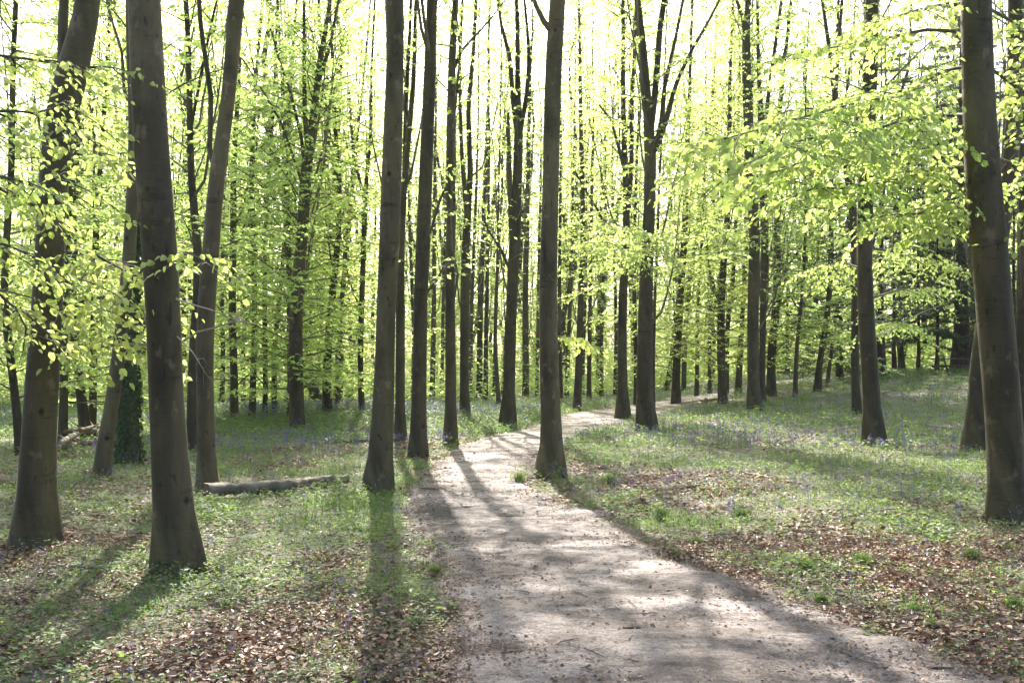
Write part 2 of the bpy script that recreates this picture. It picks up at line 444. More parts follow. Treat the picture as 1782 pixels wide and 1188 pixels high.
def crown(mb, C, R, g, z0, z1, nb, Lmax, lsize, lgap, gap, tw_len, fine=False, up=0.45, leafmat=1, wood=True, low_side=None, keep=1.0, fpow=1.0):
    """branches round the centreline C (n,3) with radii R between heights z0 and z1 above its base"""
    zb = C[0, 2]
    for i in range(nb):
        f = (i + g.random()) / nb
        z = zb + z0 + (z1 - z0) * f ** fpow
        p = np.array([np.interp(z, C[:, 2], C[:, c]) for c in range(3)])
        rr = np.interp(z, C[:, 2], R)
        az = i * 2.4 + g.uniform(-0.5, 0.5)
        hf = (z - zb) / max(C[-1, 2] - zb, 1)
        L = Lmax * g.uniform(0.55, 1.1) * (1 - 0.45 * hf)
        el = up * (0.45 + 2.0 * hf) + g.normal(0, 0.30)
        m = 7
        P = [p]; a = az
        for k in range(m - 1):
            e = el * (1 - 0.6 * k / m) - 0.12 * k / m
            a += g.normal(0, 0.16)
            P.append(P[-1] + np.array([math.cos(a) * math.cos(e), math.sin(a) * math.cos(e), math.sin(e)]) * L / (m - 1))
        P = np.array(P)
        P[:, 2] = np.maximum(P[:, 2], hgt(P[:, 0], P[:, 1]) + 0.5)
        if wood:
            br = min(rr * 0.3, 0.006 + 0.007 * L)
            tube(mb, P, np.linspace(br, br * 0.22, m), 4, 0)
        spray(mb, P, g, tw_len * (0.8 + 0.4 * L / Lmax), gap, lsize, lgap, fine=fine, leafmat=leafmat, t0=0.2, twigs=wood and lsize < 0.11, keep=keep)

# ------------------------------------------------------------------ traced trees
def line3(pts, d, g, wob_=0.06, dd=0.0):
    """photo outline rows (px, py, width px) at depth d -> points and radii in the world"""
    P, R = [], []
    for k, (px, py, w) in enumerate(pts):
        P.append((X(px, d), d, Z(py, d))); R.append(w / 2 / F * d)
    return np.array(P), np.array(R)

TREES = []
def make_tree(key, label, pts, forks=(), d=None, H=21.0, low=3.0, nb=26, Lmax=3.0, lsize=0.10, lgap=0.055, gap=0.34, tw=0.85, top_nb=16, group=None, bark=None, sides=14, name="beech_tree", up=0.45, ivy=False, keep=1.0, cat="tree", leafmat=None):
    g = np.random.default_rng(sum(ord(c) * (i + 3) for i, c in enumerate(key)))
    bx, by, _ = pts[0]
    if d is None: d = ground_d(bx, by)
    if d > 24: H = 27.0
    P, R = line3(pts, d, g)
    P[0, 2] = hgt(P[0, 0], P[0, 1])
    base = P[0].copy()
    # the part of the trunk above the frame: carry on along a damped direction
    top = P[-1]; z_top = max(H, top[2] + 1.5)
    dirx = (P[-1, 0] - P[-2, 0]) / max(P[-1, 2] - P[-2, 2], 0.3)
    for q in (0.35, 0.7, 1.0):
        z = top[2] + (z_top - top[2]) * q
        x = top[0] + dirx * (z - top[2]) * (1 - 0.45 * q) + g.normal(0, 0.12)
        P = np.vstack([P, (x, top[1], z)]); R = np.append(R, R[len(pts) - 1] * (1 - 0.78 * q))
    A = np.concatenate([P, R[:, None]], 1)
    A = resample(A, 44 if d < 20 else 26, 0.035)
    A[0, :2] = base[:2]
    s = A[:, 2] - base[2]
    A[:, 1] += 0.10 * np.sin(s * 0.45 + g.uniform(0, 6)) * np.clip(s / 3, 0, 1) * (d / 20 + 0.4)
    A[:, 3] *= 1 + 0.06 * np.exp(-s / 0.14)
    foot = A[0].copy(); foot[2] -= 0.35; foot[3] *= 1.06
    A = np.vstack([foot, A])
    root = empty(name, base)
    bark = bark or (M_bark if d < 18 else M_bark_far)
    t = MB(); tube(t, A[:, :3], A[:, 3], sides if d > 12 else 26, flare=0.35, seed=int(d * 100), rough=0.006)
    if d < 20 and not ivy:
        r0 = A[2, 3]
        for q in range(g.integers(4, 7)):
            a = q * 1.25 + g.uniform(-.3, .3); L = r0 * g.uniform(1.1, 1.9); f = np.linspace(0, 1, 8)
            rx = base[0] + np.cos(a + .3 * f * g.normal()) * (r0 * .62 + L * f); ry = base[1] + np.sin(a) * (r0 * .62 + L * f)
            rz = hgt(rx, ry) + r0 * .9 * (1 - f) ** 2.6 - .035 * f - .01
            tube(t, np.stack([rx, ry, rz], 1), r0 * np.linspace(.36, .06, 8), 8, seed=q)
    t.build("trunk", bark, root, smooth=True, offset=base)
    lims = []
    for fk in forks:
        Q, Rq = line3(fk, d, g)
        # start inside the trunk
        Q[0] = np.array([np.interp(Q[0, 2], A[:, 2], A[:, c]) for c in range(3)]) * 0.6 + Q[0] * 0.4
        k = fk[-1]
        dx = Q[-1] - Q[-2]; dx = dx / np.linalg.norm(dx)
        off = g.uniform(-0.25, 0.25)
        if k[1] < 40:
            for q in (1.5, 3.2, 5.0):
                Q = np.vstack([Q, Q[len(fk) - 1] + dx * q * 0.9 + np.array([0, off * q, 0.12 * q])]); Rq = np.append(Rq, Rq[len(fk) - 1] * (1 - 0.17 * q))
        B = resample(np.concatenate([Q, Rq[:, None]], 1), 22, 0.05)
        u_ = np.linspace(0, 1, len(B)); B[:, 1] += off * 2.2 * u_
        lm = MB(); tube(lm, B[:, :3], B[:, 3], 8, seed=3); lims.append(B)
        lm.build("limb", bark, root, smooth=True, offset=base)
    cm = MB()
    C = A[1:]
    if d > 20: top_nb = 46 if top_nb >= 16 else 20
    zt = C[-1, 2] - base[2]
    if nb:
        crown(cm, C[:, :3], C[:, 3], g, low, min(zt * 0.8, low + 11), nb, Lmax, lsize, lgap, gap, tw, up=up, keep=keep)
    if top_nb:
        crown(cm, C[:, :3], C[:, 3], g, max(low + 4, zt * 0.45), zt, top_nb, Lmax * 1.15, 0.17, 0.09, 0.34, 1.2, wood=True, up=0.7)
    if d > 17:
        for q in range(g.integers(2, 6)):
            zf = g.uniform(2.6, 9.5); p = np.array([np.interp(zf + base[2], C[:, 2], C[:, c]) for c in range(3)]); r_ = np.interp(zf + base[2], C[:, 2], C[:, 3])
            a = g.uniform(0, 6.28); L = g.uniform(4, 8); f = np.linspace(0, 1, 9)[:, None]
            Q = p + np.array([math.cos(a), math.sin(a), 0]) * f ** g.uniform(.5, .75) * g.uniform(.5, 1.7) + np.array([0, 0, 1]) * f ** 1.2 * L + np.cumsum(g.normal(0, .05, (9, 3)), 0) * (f > 0)
            rq = np.linspace(min(.038, r_ * .45), .006, 9)
            tube(cm, Q, rq, 5, 0)
            for e in range(g.integers(3, 7)):
                i = g.integers(2, 8); dv = norm(np.array([g.normal(), g.normal(), g.uniform(.4, 1.6)])); l_ = g.uniform(.6, 1.8)
                q2 = np.array([Q[i], Q[i] + dv * l_ * .5 + g.normal(0, .05, 3), Q[i] + dv * l_]); tube(cm, q2, [rq[i] * .5, .008, .003], 3, 0)
            crown(cm, Q, rq, g, L * .35, L, 6, 1.3, max(lsize, .11), lgap * 1.3, gap, tw * .7, up=.7, wood=False)
    for B in lims:
        crown(cm, B[:, :3], B[:, 3], g, (B[-1, 2] - B[0, 2]) * 0.35, (B[-1, 2] - B[0, 2]), 7, 1.8, max(lsize, 0.11), lgap * 1.4, gap * 1.2, tw * 0.8, up=0.7)
    if cm.v:
        cm.build("crown", [M_twig, leafmat or M_leaf], root, smooth=[0], offset=base)
    if ivy:
        iv = MB(); n = 9000
        zz = g.uniform(0, 1, n) ** 1.0 * 8.5; a = g.uniform(0, 2 * PI, n)
        cx = np.interp(zz + base[2], C[:, 2], C[:, 0]); cyy = np.interp(zz + base[2], C[:, 2], C[:, 1]); rr = np.interp(zz + base[2], C[:, 2], C[:, 3])
        o = np.stack([np.cos(a), np.sin(a), np.zeros(n)], 1)
        Pp = np.stack([cx, cyy, zz + base[2]], 1) + o * (rr + g.uniform(-0.01, 0.05, n))[:, None]
        Dd = np.stack([g.normal(0, .5, n), g.normal(0, .5, n), -np.ones(n)], 1) + o * 0.4
        leaves(iv, Pp, Dd, o + g.normal(0, .4, (n, 3)), g.uniform(.035, .075, n), g.uniform(.035, .065, n), 0)
        iv.build("ivy", M_ivy, root, offset=base)
    tag(root, label, cat, group)
    TREES.append((key, root, A, base, d))
    return root, A, base, d

NEAR = dict(low=8.5, nb=36, Lmax=3.4, lsize=0.15, lgap=0.07, gap=0.34)      # bare bole in view, crown overhead
MID = dict(low=2.6, nb=54, Lmax=2.8, lsize=0.115, lgap=0.045, gap=0.22, tw=1.0)
LEFTY = dict(low=1.0, nb=50, top_nb=7, Lmax=3.1, lsize=0.12, lgap=0.045, gap=0.22, tw=1.0)
BARE = dict(low=5.0, nb=30, Lmax=2.1, lsize=0.11, lgap=0.06, gap=0.3)

T = make_tree
# --- nearest boles
A_ = T("A", "thick grey-brown beech at the left edge whose trunk forks high up, flared foot",
  [(62,950,86),(62,915,70),(63,878,62),(66,794,57),(76,668,55),(86,542,48),(90,505,48),(100,303,46),(107,202,50),(125,140,58),(149,76,46),(157,0,36)],
  [[(112,150,30),(107,90,20),(106,50,18),(106,0,16)]], **dict(NEAR, low=7.5))
B_ = T("B", "nearest tall beech left of the path, leaning slightly left as it rises",
  [(309,1000,84),(306,960,72),(305,920,67),(296,794,60),(290,668,55),(288,500,56),(285,454,59),(273,303,56),(263,151,57),(256,0,53)], **NEAR)
C_ = T("C", "beech with a slender left fork standing at the left end of the fallen log",
  [(363,850,40),(361,825,34),(360,794,31),(358,626,30),(361,555,32),(370,454,29),(380,303,28),(396,202,24),(404,101,25),(410,0,29)],
  [[(372,300,13),(366,272,10),(360,242,9),(371,192,9),(361,126,9),(348,40,8),(346,0,8)]], **NEAR)
K_ = T("K", "thick beech on the left verge, its flared foot beyond the fallen log's right end",
  [(659,856,58),(660,835,48),(662,800,43),(664,769,41),(669,635,35),(672,500,33),(677,454,36),(682,303,36),(688,151,31),(690,50,30),(687,0,35)], **NEAR)
Q_ = T("Q", "straight thick beech in mid-photo on the right verge where the path narrows",
  [(957,830,54),(958,812,44),(960,769,36),(955,635,33),(953,500,30),(955,454,30),(959,303,28),(962,151,29),(967,50,28),(971,0,27)],
  [[(966,60,14),(948,42,10),(936,22,8),(929,0,8)]], **NEAR)
AC_ = T("AC", "thick dark beech at the right edge holding leafy boughs, biggest trunk on the right",
  [(1757,908,82),(1755,885,70),(1752,850,64),(1747,715,60),(1737,602,61),(1728,450,60),(1716,303,59),(1709,151,53),(1705,0,51)], **NEAR)
T("AB", "leaning beech behind the biggest right-hand trunk, its wide foot showing left of it",
  [(1702,786,48),(1704,740,40),(1708,640,36),(1725,500,32),(1745,350,28),(1758,200,26),(1765,0,24)], **NEAR)
T("AD", "slender beech at the very right edge behind the biggest right-hand trunk",
  [(1782,765,22),(1776,640,17),(1772,488,15),(1774,353,15),(1780,150,14),(1782,0,14)], **NEAR)
Y_ = T("Y", "bare-stemmed beech alone on the right bank, its top hidden by hanging leaves",
  [(1522,774,42),(1520,740,33),(1517,677,30),(1512,564,29),(1508,450,26),(1508,404,27),(1508,250,26),(1513,50,25),(1513,0,23)], **dict(NEAR, low=6))
T("Z", "slimmer beech close behind the left side of the lone right-bank beech, forked near its top",
  [(1493,722,17),(1490,690,14),(1489,564,14),(1486,454,13),(1480,363,12),(1470,300,11),(1455,200,9),(1447,101,8),(1442,50,7),(1434,0,5)],
  [[(1452,190,6),(1455,140,6),(1458,76,6),(1463,0,5)]], **BARE)
# --- left group
T("D", "slim beech leaning to the right just left of the ivy-clad trunk",
  [(177,830,32),(178,780,30),(187,752,26),(203,626,23),(208,571,21),(223,454,23),(234,303,20),(236,202,17),(232,100,15),(230,0,14)], **NEAR)
T("E", "dark ivy-clad trunk standing behind the slim leaning beech on the left", name="ivy_clad_tree",
  pts=[(223,810,46),(223,760,38),(224,705,34),(226,632,28),(237,470,21),(240,380,17),(243,200,14),(246,0,12)], ivy=True, **dict(NEAR, low=6))
T("C2", "narrow beech rising close behind the forked beech left of the fallen log",
  [(335,787,20),(335,700,18),(340,560,17),(345,480,16),(340,419,15),(328,303,12),(327,200,10),(326,50,9),(324,0,8)],
  [[(330,230,6),(348,130,6),(362,50,5),(372,0,4)]], **dict(MID, low=4))
T("F1", "thin crooked dark tree at the far left edge curving left as it rises", pts=
  [(34,793,15),(31,731,15),(25,668,13),(17,584,13),(12,500,12),(24,300,11),(20,100,9)], **LEFTY)
T("F2", "straight thin beech seen between the forked left-edge beech and the fallen branch heap", pts=
  [(110,772,16),(112,650,14),(118,500,12),(124,350,11),(128,250,11),(138,100,9),(142,0,8)], **LEFTY)
T("F3", "slightly leaning thin beech rising behind the fallen branch heap on the left", pts=
  [(150,764,18),(142,690,17),(136,640,14),(133,560,13),(130,450,12),(132,250,10)], **LEFTY)
T("F4", "thin beech standing at the right end of the fallen branch heap", pts=
  [(160,762,14),(161,620,13),(168,480,11),(177,330,9),(183,200,8)], **LEFTY)
# --- mid left
T("G", "leafy slim beech right of the forked beech, first trunk in the gap on its right", pts=
  [(407,731,15),(407,626,13),(406,542,13),(409,404,12),(406,303,10),(410,200,8)], **LEFTY)
T("G2", "second thin beech in the gap between the forked beech and the broad leafy twin-stemmed beech", pts=
  [(439,727,12),(440,605,10),(442,450,9),(440,300,8),(446,150,6)], **LEFTY)
T("G3", "thin trunk, left one of a close pair before the broad leafy twin-stemmed beech", pts=
  [(461,722,9),(462,600,9),(464,420,8),(470,260,6)], **LEFTY)
T("G4", "thin trunk, right one of a close pair before the broad leafy twin-stemmed beech", pts=
  [(478,719,10),(477,626,9),(488,480,8),(500,300,7),(508,150,5)], **LEFTY)
H_ = T("H", "broad leafy beech left of the path, leaf sprays all down its trunk, upswept limbs", pts=
  [(518,744,28),(517,700,25),(516,626,26),(518,500,22),(524,454,21),(532,280,20),(544,202,13),(554,100,11),(566,50,8),(574,0,6)],
  forks=[[(532,260,9),(530,202,8),(529,126,7),(528,0,5)], [(526,300,7),(524,242,6),(500,150,5),(481,101,4),(464,40,3)], [(528,330,5),(490,215,4),(452,150,3),(420,100,3)],
   [(549,150,8),(575,80,6),(585,20,5),(590,0,4)]], **dict(LEFTY, nb=95, Lmax=3.4))
T("H2", "narrow second stem touching the left side of the broad leafy beech", pts=
  [(507,731,15),(508,640,13),(506,500,10),(500,380,8),(494,250,6)], d=33, **LEFTY)
T("I", "leafy beech right of the broad leafy beech, leaf sprays hiding its trunk in bands", pts=
  [(570,719,18),(568,650,15),(572,560,13),(577,505,14),(589,404,9),(592,303,8),(584,227,7),(580,100,5)], **LEFTY)
T("I2", "thin stem leaning right beside the banded leafy beech", pts=
  [(586,713,9),(588,620,9),(596,500,8),(606,400,6),(618,300,5)], **LEFTY)
T("J", "slim beech that forks near its top, left of the thick beech on the left verge", pts=
  [(630,719,11),(627,635,10),(629,500,10),(632,404,9),(635,323,8),(641,280,7),(647,227,6),(647,150,5),(652,40,4)],
  forks=[[(632,350,6),(617,278,5),(610,227,5),(604,150,4)]], **dict(LEFTY, nb=22, low=3))
T("L", "narrow beech half hidden behind the thick left-verge beech, forking above", pts=
  [(697,768,24),(696,740,18),(696,635,17),(697,454,15),(702,353,12),(710,260,10),(717,190,9),(722,120,8),(723,0,6)],
  forks=[[(698,380,9),(704,303,9),(706,167,8),(712,60,6),(714,0,5)]], **BARE)
T("M", "straight medium beech on the left verge, second trunk right of the thick left-verge beech", pts=
  [(727,797,34),(727,770,29),(728,736,27),(730,635,24),(733,500,23),(736,454,25),(742,303,23),(748,151,21),(752,0,18)],
  forks=[[(742,430,6),(748,404,5),(761,353,5),(768,330,4),(776,318,3)], [(738,530,5),(746,505,4),(760,490,4),(771,468,3)]], **dict(BARE, low=7.5))
T("N", "slender straight beech with a slight kink, between the medium left-verge beech and the path", pts=
  [(784,775,24),(784,745,20),(784,702,19),(784,601,18),(783,505,16),(783,454,16),(787,404,17),(784,303,15),(786,202,15),(787,101,13),(793,0,10)],
  forks=[[(786,130,7),(804,85,5),(828,62,4),(850,38,3)]], **dict(BARE, low=7))
T("O", "beech standing behind the slender kinked beech, splitting into two upright stems", pts=
  [(808,728,18),(808,700,16),(808,635,15),(809,505,16),(811,400,14),(815,350,11),(819,303,9),(814,177,8),(822,126,7),(827,50,6),(829,0,5)],
  forks=[[(812,380,9),(804,278,7),(801,202,6),(799,126,6),(804,0,5)]], **BARE)
P_ = T("P", "beech beside the left edge of the path dividing into three long upright stems", pts=
  [(883,747,28),(884,720,22),(887,635,19),(891,500,18),(893,480,20),(897,404,19),(901,303,16),(903,240,16),(901,151,9),(901,50,8),(899,0,6)],
  forks=[[(902,250,10),(892,170,8),(888,101,8),(871,40,5),(866,0,4)], [(904,240,9),(917,167,8),(921,101,6),(916,40,5),(912,0,4)],
   [(894,470,8),(889,400,8),(887,303,8),(884,200,5)], [(889,480,5),(870,430,5),(850,400,4),(838,370,3)]], **BARE)
# --- middle background
T("R", "slim beech at the far left rim of the path bend", pts=
  [(1004,715,17),(1005,690,14),(1007,635,13),(1011,500,10),(1015,454,10),(1015,350,8),(1010,200,7),(1008,60,5)], **dict(MID, low=5.0, nb=34))
S_ = T("S", "slim beech on the right rim of the path bend that forks into two parallel stems", pts=
  [(1083,730,26),(1084,710,19),(1083,635,16),(1085,505,15),(1091,400,13),(1089,340,10),(1085,252,9),(1083,151,8),(1085,50,7),(1085,0,6)],
  forks=[[(1093,370,9),(1099,303,8),(1100,177,8),(1105,101,6),(1108,0,5)], [(1088,480,6),(1066,430,5),(1045,370,4),(1022,330,3),(1000,290,3)], [(1084,300,5),(1062,215,4),(1040,190,3)]],
  **dict(MID, low=4.6, nb=40))
T_ = T("T", "stout beech right of the path bend with a wide fan of limbs on top", pts=
  [(1124,750,36),(1122,725,30),(1120,689,28),(1121,608,26),(1122,505,24),(1128,404,20),(1133,303,20),(1133,250,21),(1128,177,15),(1123,101,13),(1114,25,12),(1110,0,11)],
  forks=[[(1134,230,12),(1136,202,11),(1143,126,11),(1148,50,10),(1156,0,10)], [(1138,260,11),(1151,227,10),(1156,151,7),(1174,76,6),(1189,0,5)],
   [(1136,270,12),(1150,240,10),(1166,187,9),(1174,151,7),(1204,86,6),(1229,45,5),(1250,5,4)]], **dict(MID, low=4.6, nb=40))
T("T2", "very thin stem showing just right of the stout fan-topped beech", pts=
  [(1137,712,7),(1136,608,6),(1138,527,5),(1146,380,5),(1152,250,4)], **dict(MID, nb=12))
T("T3", "thin stem showing just left of the stout fan-topped beech", pts=
  [(1106,706,8),(1106,608,7),(1104,500,7),(1106,350,5)], **dict(MID, nb=12))
T("U", "leafy beech beyond the path bend, right of the fan-topped beech, trunk veiled by level sprays", pts=
  [(1176,703,17),(1176,660,14),(1176,635,13),(1180,560,13),(1184,505,12),(1191,429,12),(1195,350,9),(1198,250,7),(1200,100,5)], **dict(MID, low=1.4, nb=84, Lmax=3.3))
T("U2", "thin dark tree a little right of the leafy beech beyond the path bend", pts=
  [(1189,684,8),(1192,608,9),(1200,500,8),(1212,400,7),(1226,300,5)], d=56, **dict(MID, nb=20))
T("V", "beech left of a slimmer leaning one, between fan-topped beech and straight right-bank beech", pts=
  [(1257,702,17),(1257,670,14),(1256,608,14),(1257,500,12),(1258,454,11),(1266,353,9),(1268,252,8),(1273,101,5)], **dict(MID, low=1.5, nb=76, Lmax=3.2))
T("V2", "slim tree leaning right, close on the right of the halfway beech", pts=
  [(1265,687,7),(1268,554,9),(1275,500,8),(1277,440,7),(1280,300,6)], **dict(MID, nb=16))
T("V3", "thin tree left of the straight right beech, its foot in green herbs", pts=
  [(1284,688,11),(1287,635,11),(1294,554,8),(1297,500,7),(1303,350,5)], **dict(MID, nb=16))
W_ = T("W", "straight even beech on the right bank, first thick trunk right of the fan-topped beech", pts=
  [(1312,715,25),(1312,690,21),(1312,608,20),(1311,500,19),(1312,404,18),(1303,303,17),(1301,151,17),(1300,60,14),(1305,0,9)],
  forks=[[(1300,70,8),(1291,25,6),(1283,0,6)]], **dict(MID, low=5, nb=34))
T("W2", "beech half hidden behind the straight right-bank beech, dividing above", pts=
  [(1326,702,13),(1326,640,11),(1325,527,11),(1330,429,13),(1329,328,12),(1329,220,10),(1320,100,6),(1316,0,5)],
  forks=[[(1330,240,7),(1344,120,7),(1351,76,6),(1362,0,6)]], **dict(MID, nb=20))
T("W3", "beech with ascending side branches right of the half hidden forked beech", pts=
  [(1342,690,16),(1342,608,14),(1349,527,14),(1350,429,12),(1354,303,10),(1362,150,8),(1372,40,6)],
  forks=[[(1350,500,5),(1372,460,4),(1395,425,3),(1420,395,3)], [(1350,540,5),(1375,515,4),(1400,480,3),(1428,450,3)]], **dict(MID, low=1.2, nb=80, Lmax=3.4))
T("X1", "slim leaning tree, left of a leaning pair at the edge of the dark conifers", pts=
  [(1422,682,13),(1424,650,11),(1429,602,10),(1439,526,9),(1443,469,9),(1447,379,8),(1450,250,6)], **dict(MID, low=1.2, nb=84, Lmax=3.8))
T("X2", "thinner leaning tree, right of a leaning pair at the edge of the dark conifers", pts=
  [(1439,673,7),(1450,602,6),(1455,564,6),(1466,480,5),(1474,400,4)], **dict(MID, low=2.2, nb=22))
SMALL = [("a", 834,700,11,836,500,846,300), ("b",845,700,9,846,560,850,380), ("c",868,712,8,861,600,866,450), ("e",915,696,12,914,505,920,252), ("f",818,702,8,820,560,828,350),
 ("g",859,698,6,862,560,872,360), ("h",934,690,7,936,560,940,350), ("i",976,700,9,973,600,975,380), ("j",986,692,9,989,600,996,400), ("k",1025,699,9,1025,600,1030,350),
 ("l",752,700,10,754,560,757,330), ("m",768,694,7,770,560,776,380), ("n",1071,688,8,1072,600,1068,420), ("o",718,700,8,720,560,712,350), ("p",1158,680,6,1164,640,1180,560),
 ("q",1046,690,7,1048,560,1052,380), ("r",610,700,8,611,600,604,420), ("s",648,694,7,650,560,652,380), ("t",540,700,8,542,560,538,400), ("u",1212,690,8,1214,590,1222,420),
 ("v",1235,684,7,1236,590,1240,430), ("w",1384,690,8,1386,620,1396,480), ("x",424,706,8,426,560,420,400), ("y",385,712,9,386,600,390,450), ("z",1014,690,7,1016,590,1020,430)]
for k, bx, by, w, mx, my, tx, ty in SMALL:
    T("s" + k, "slender dark beech stem deep in the wood, one of many beyond the path bend",
      [(bx, by, w), (mx, my, w * 0.85), (tx, ty, w * 0.6), (tx + (tx - mx) * 0.5, ty - 150, w * 0.4)], group="slender stems deep in the wood",
      **(dict(LEFTY, nb=22) if bx < 660 else dict(BARE, low=6, nb=9) if bx < 1060 else dict(MID, nb=18)))

# --- a beech outside the left edge whose boughs hang into the photograph
def bough(root, base, rows, g, r0=0.03, side_n=10, side_len=0.9, lsize=0.085, nm="bough", bare=False, droop=0.35, lg=0.042, keep=1.0, mt=None):
    """rows: (px, py, depth) of one limb; side shoots leave it on both sides and carry the leaves"""
    P = np.array([(X(a, d), d, Z(b, d)) for a, b, d in rows]); P = resample(P, 14, 0.08)
    mbb = MB()
    tube(mbb, P, np.linspace(r0, r0 * .22, len(P)), 7, 0)
    if bare:
        for k in range(side_n):
            t = g.uniform(0.25, 1); i = t * (len(P) - 1); p = np.array([np.interp(i, np.arange(len(P)), P[:, c]) for c in range(3)])
            dv = norm(P[-1] - P[0]) * 0.7 + g.normal(0, .45, 3); dv = norm(dv); L = g.uniform(.15, .5) * side_len
            q = np.array([p, p + dv * L * .5 + [0, 0, .03], p + dv * L + [0, 0, -.02]])
            tube(mbb, q, [r0 * .3, r0 * .2, r0 * .08], 4, 0)
    else:
        ln = np.linalg.norm(np.diff(P, axis=0), axis=1).sum()
        for k in range(side_n):
            t = 0.12 + 0.88 * (k + g.random()) / side_n
            i = t * (len(P) - 1); p = np.array([np.interp(i, np.arange(len(P)), P[:, c]) for c in range(3)])
            dv = norm(P[min(int(i) + 1, len(P) - 1)] - P[max(int(i) - 1, 0)])
            a = (1 if k % 2 else -1) * g.uniform(0.5, 1.2)
            dd = rot_z(dv, a); dd[2] = g.uniform(-0.35, 0.15); dd = norm(dd)
            L = side_len * g.uniform(.6, 1.15) * (1.1 - .45 * t)
            m = 5; f = np.linspace(0, 1, m)[:, None]
            Q = p + dd * L * f + np.array([0, 0, -1]) * droop * L * f ** 2
            tube(mbb, Q, np.linspace(r0 * .35, r0 * .1, m), 4, 0)
            spray(mbb, Q, g, 0.34, 0.085, lsize, lg, droop=0.45, fine=True, t0=0.08, tw_r=0.0022, keep=keep)
        spray(mbb, P, g, 0.4, 0.10, lsize, lg, droop=0.4, fine=True, t0=0.3, tw_r=0.003, keep=keep)
    return mbb.build(nm, [mt or M_twig, M_leaf_near], root, smooth=[0], offset=base)

rt, A, base, d = T("OFF", "beech outside the left edge whose leafy sprays hang into the photo over the forked beech",
  [(-330,1010,90),(-325,700,70),(-320,300,62),(-318,0,58)], **dict(NEAR, low=7.5))
g = np.random.default_rng(11)
for rows in ([(-318,180,7.6),(-120,100,7.2),(0,95,7.1),(90,110,7.3),(180,120,7.6)],
             [(-318,250,7.6),(-140,215,7.0),(10,190,6.9),(70,200,7.2),(115,175,7.5)],
             [(-318,330,7.6),(-150,310,6.9),(0,300,6.8),(60,330,7.1),(112,300,7.5)],
             [(-318,420,7.6),(-150,400,6.8),(-10,420,6.7),(60,440,7.0),(115,515,7.3)],
             [(-318,500,7.6),(-120,490,6.9),(-10,500,6.8),(50,560,7.1),(40,610,7.2)],
             [(-318,300,7.6),(-160,240,7.9),(0,330,8.2),(90,370,8.3),(125,350,8.4)]):
    bough(rt, base, rows, g, 0.024, 11, 0.7, lsize=.060, lg=0.036, keep=.85)
# boughs of the forked left beech reaching right, behind the nearest beech
rt, A, base, d = A_
for rows, n, sl in (([(88,560,9.07),(150,520,8.9),(205,515,8.7),(250,540,8.6)], 9, .6),
                ([(95,440,9.07),(160,440,9.0),(215,470,8.8),(256,490,8.7)], 9, .6),
                ([(110,200,9.07),(150,255,8.8),(185,275,8.7),(200,300,8.6)], 6, .4)):
    bough(rt, base, rows, g, 0.02, n, sl, lsize=0.08, lg=0.05, keep=.8)
bough(rt, base, [(96,612,9.07),(150,606,9.0),(205,599,8.8),(260,599,8.6),(300,606,8.5),(345,575,8.4),(390,568,8.3),(425,545,8.2)], g, 0.022, 4, 1.0, nm="bare_branch", bare=True, mt=M_dead)
bough(rt, base, [(110,608,8.97),(150,600,8.9),(200,585,8.7),(235,575,8.6)], g, 0.014, 6, .5, lsize=0.075, lg=0.05)
rt, A, base, d = B_
bough(rt, base, [(300,445,7.7),(326,438,7.6),(352,452,7.5),(376,470,7.4)], g, 0.009, 4, .3, lsize=0.07, nm="leafy_shoot", lg=.05)
bough(rt, base, [(306,520,7.7),(335,530,7.7),(370,540,7.8),(405,555,8.0),(425,560,8.2)], g, 0.008, 7, .5, nm="bare_branch", bare=True, mt=M_dead)
bough(rt, base, [(308,585,7.7),(335,612,7.7),(352,640,7.8),(365,660,8.0)], g, 0.006, 5, .4, nm="bare_branch", bare=True, mt=M_dead)
# boughs of the big right beech
rt, A, base, d = AC_
g = np.random.default_rng(5)
RB = [([(1700,112,10.9),(1640,122,11.3),(1595,150,10.8),(1540,168,10.0),(1450,190,9.0),(1360,215,8.4),(1270,240,8.0),(1215,250,7.8)], 24, 1.0),
      ([(1704,200,10.9),(1640,200,11.4),(1530,218,10.4),(1440,265,9.4),(1350,300,8.6)], 19, .95),
      ([(1700,60,10.9),(1620,50,11.2),(1500,75,10.0),(1400,90,9.2),(1330,110,8.8)], 10, .5),
      ([(1712,290,10.9),(1640,290,11.5),(1540,318,10.4),(1450,330,9.6),(1380,315,9.0)], 17, .9),
      ([(1716,330,10.9),(1660,345,11.4),(1600,372,10.8),(1530,375,10.2)], 14, .7),
      ([(1712,260,10.9),(1680,330,11.3),(1650,385,11.0),(1600,410,10.6)], 11, .6),
      ([(1708,160,10.9),(1620,190,11.2),(1500,235,9.4),(1400,240,8.2),(1300,285,7.6)], 15, .7),
      ([(1710,220,10.9),(1640,250,11.5),(1560,270,11.0),(1470,270,10.4),(1390,250,9.8)], 15, .8),
      ([(1705,20,10.9),(1650,5,11.2),(1590,20,10.2),(1520,40,9.6)], 6, .45),
      ([(1712,110,10.9),(1765,150,11.4),(1800,210,10.8),(1840,260,10.4)], 11, .7),
      ([(1712,10,10.9),(1765,40,11.4),(1800,80,10.8),(1850,110,10.4)], 9, .7),
      ([(1722,270,10.9),(1775,290,11.4),(1800,340,10.8),(1840,380,10.2)], 9, .6)]
for rows, n, sl in RB:
    bough(rt, base, rows, g, 0.022, n, sl, lsize=0.079, lg=0.037, keep=.85)
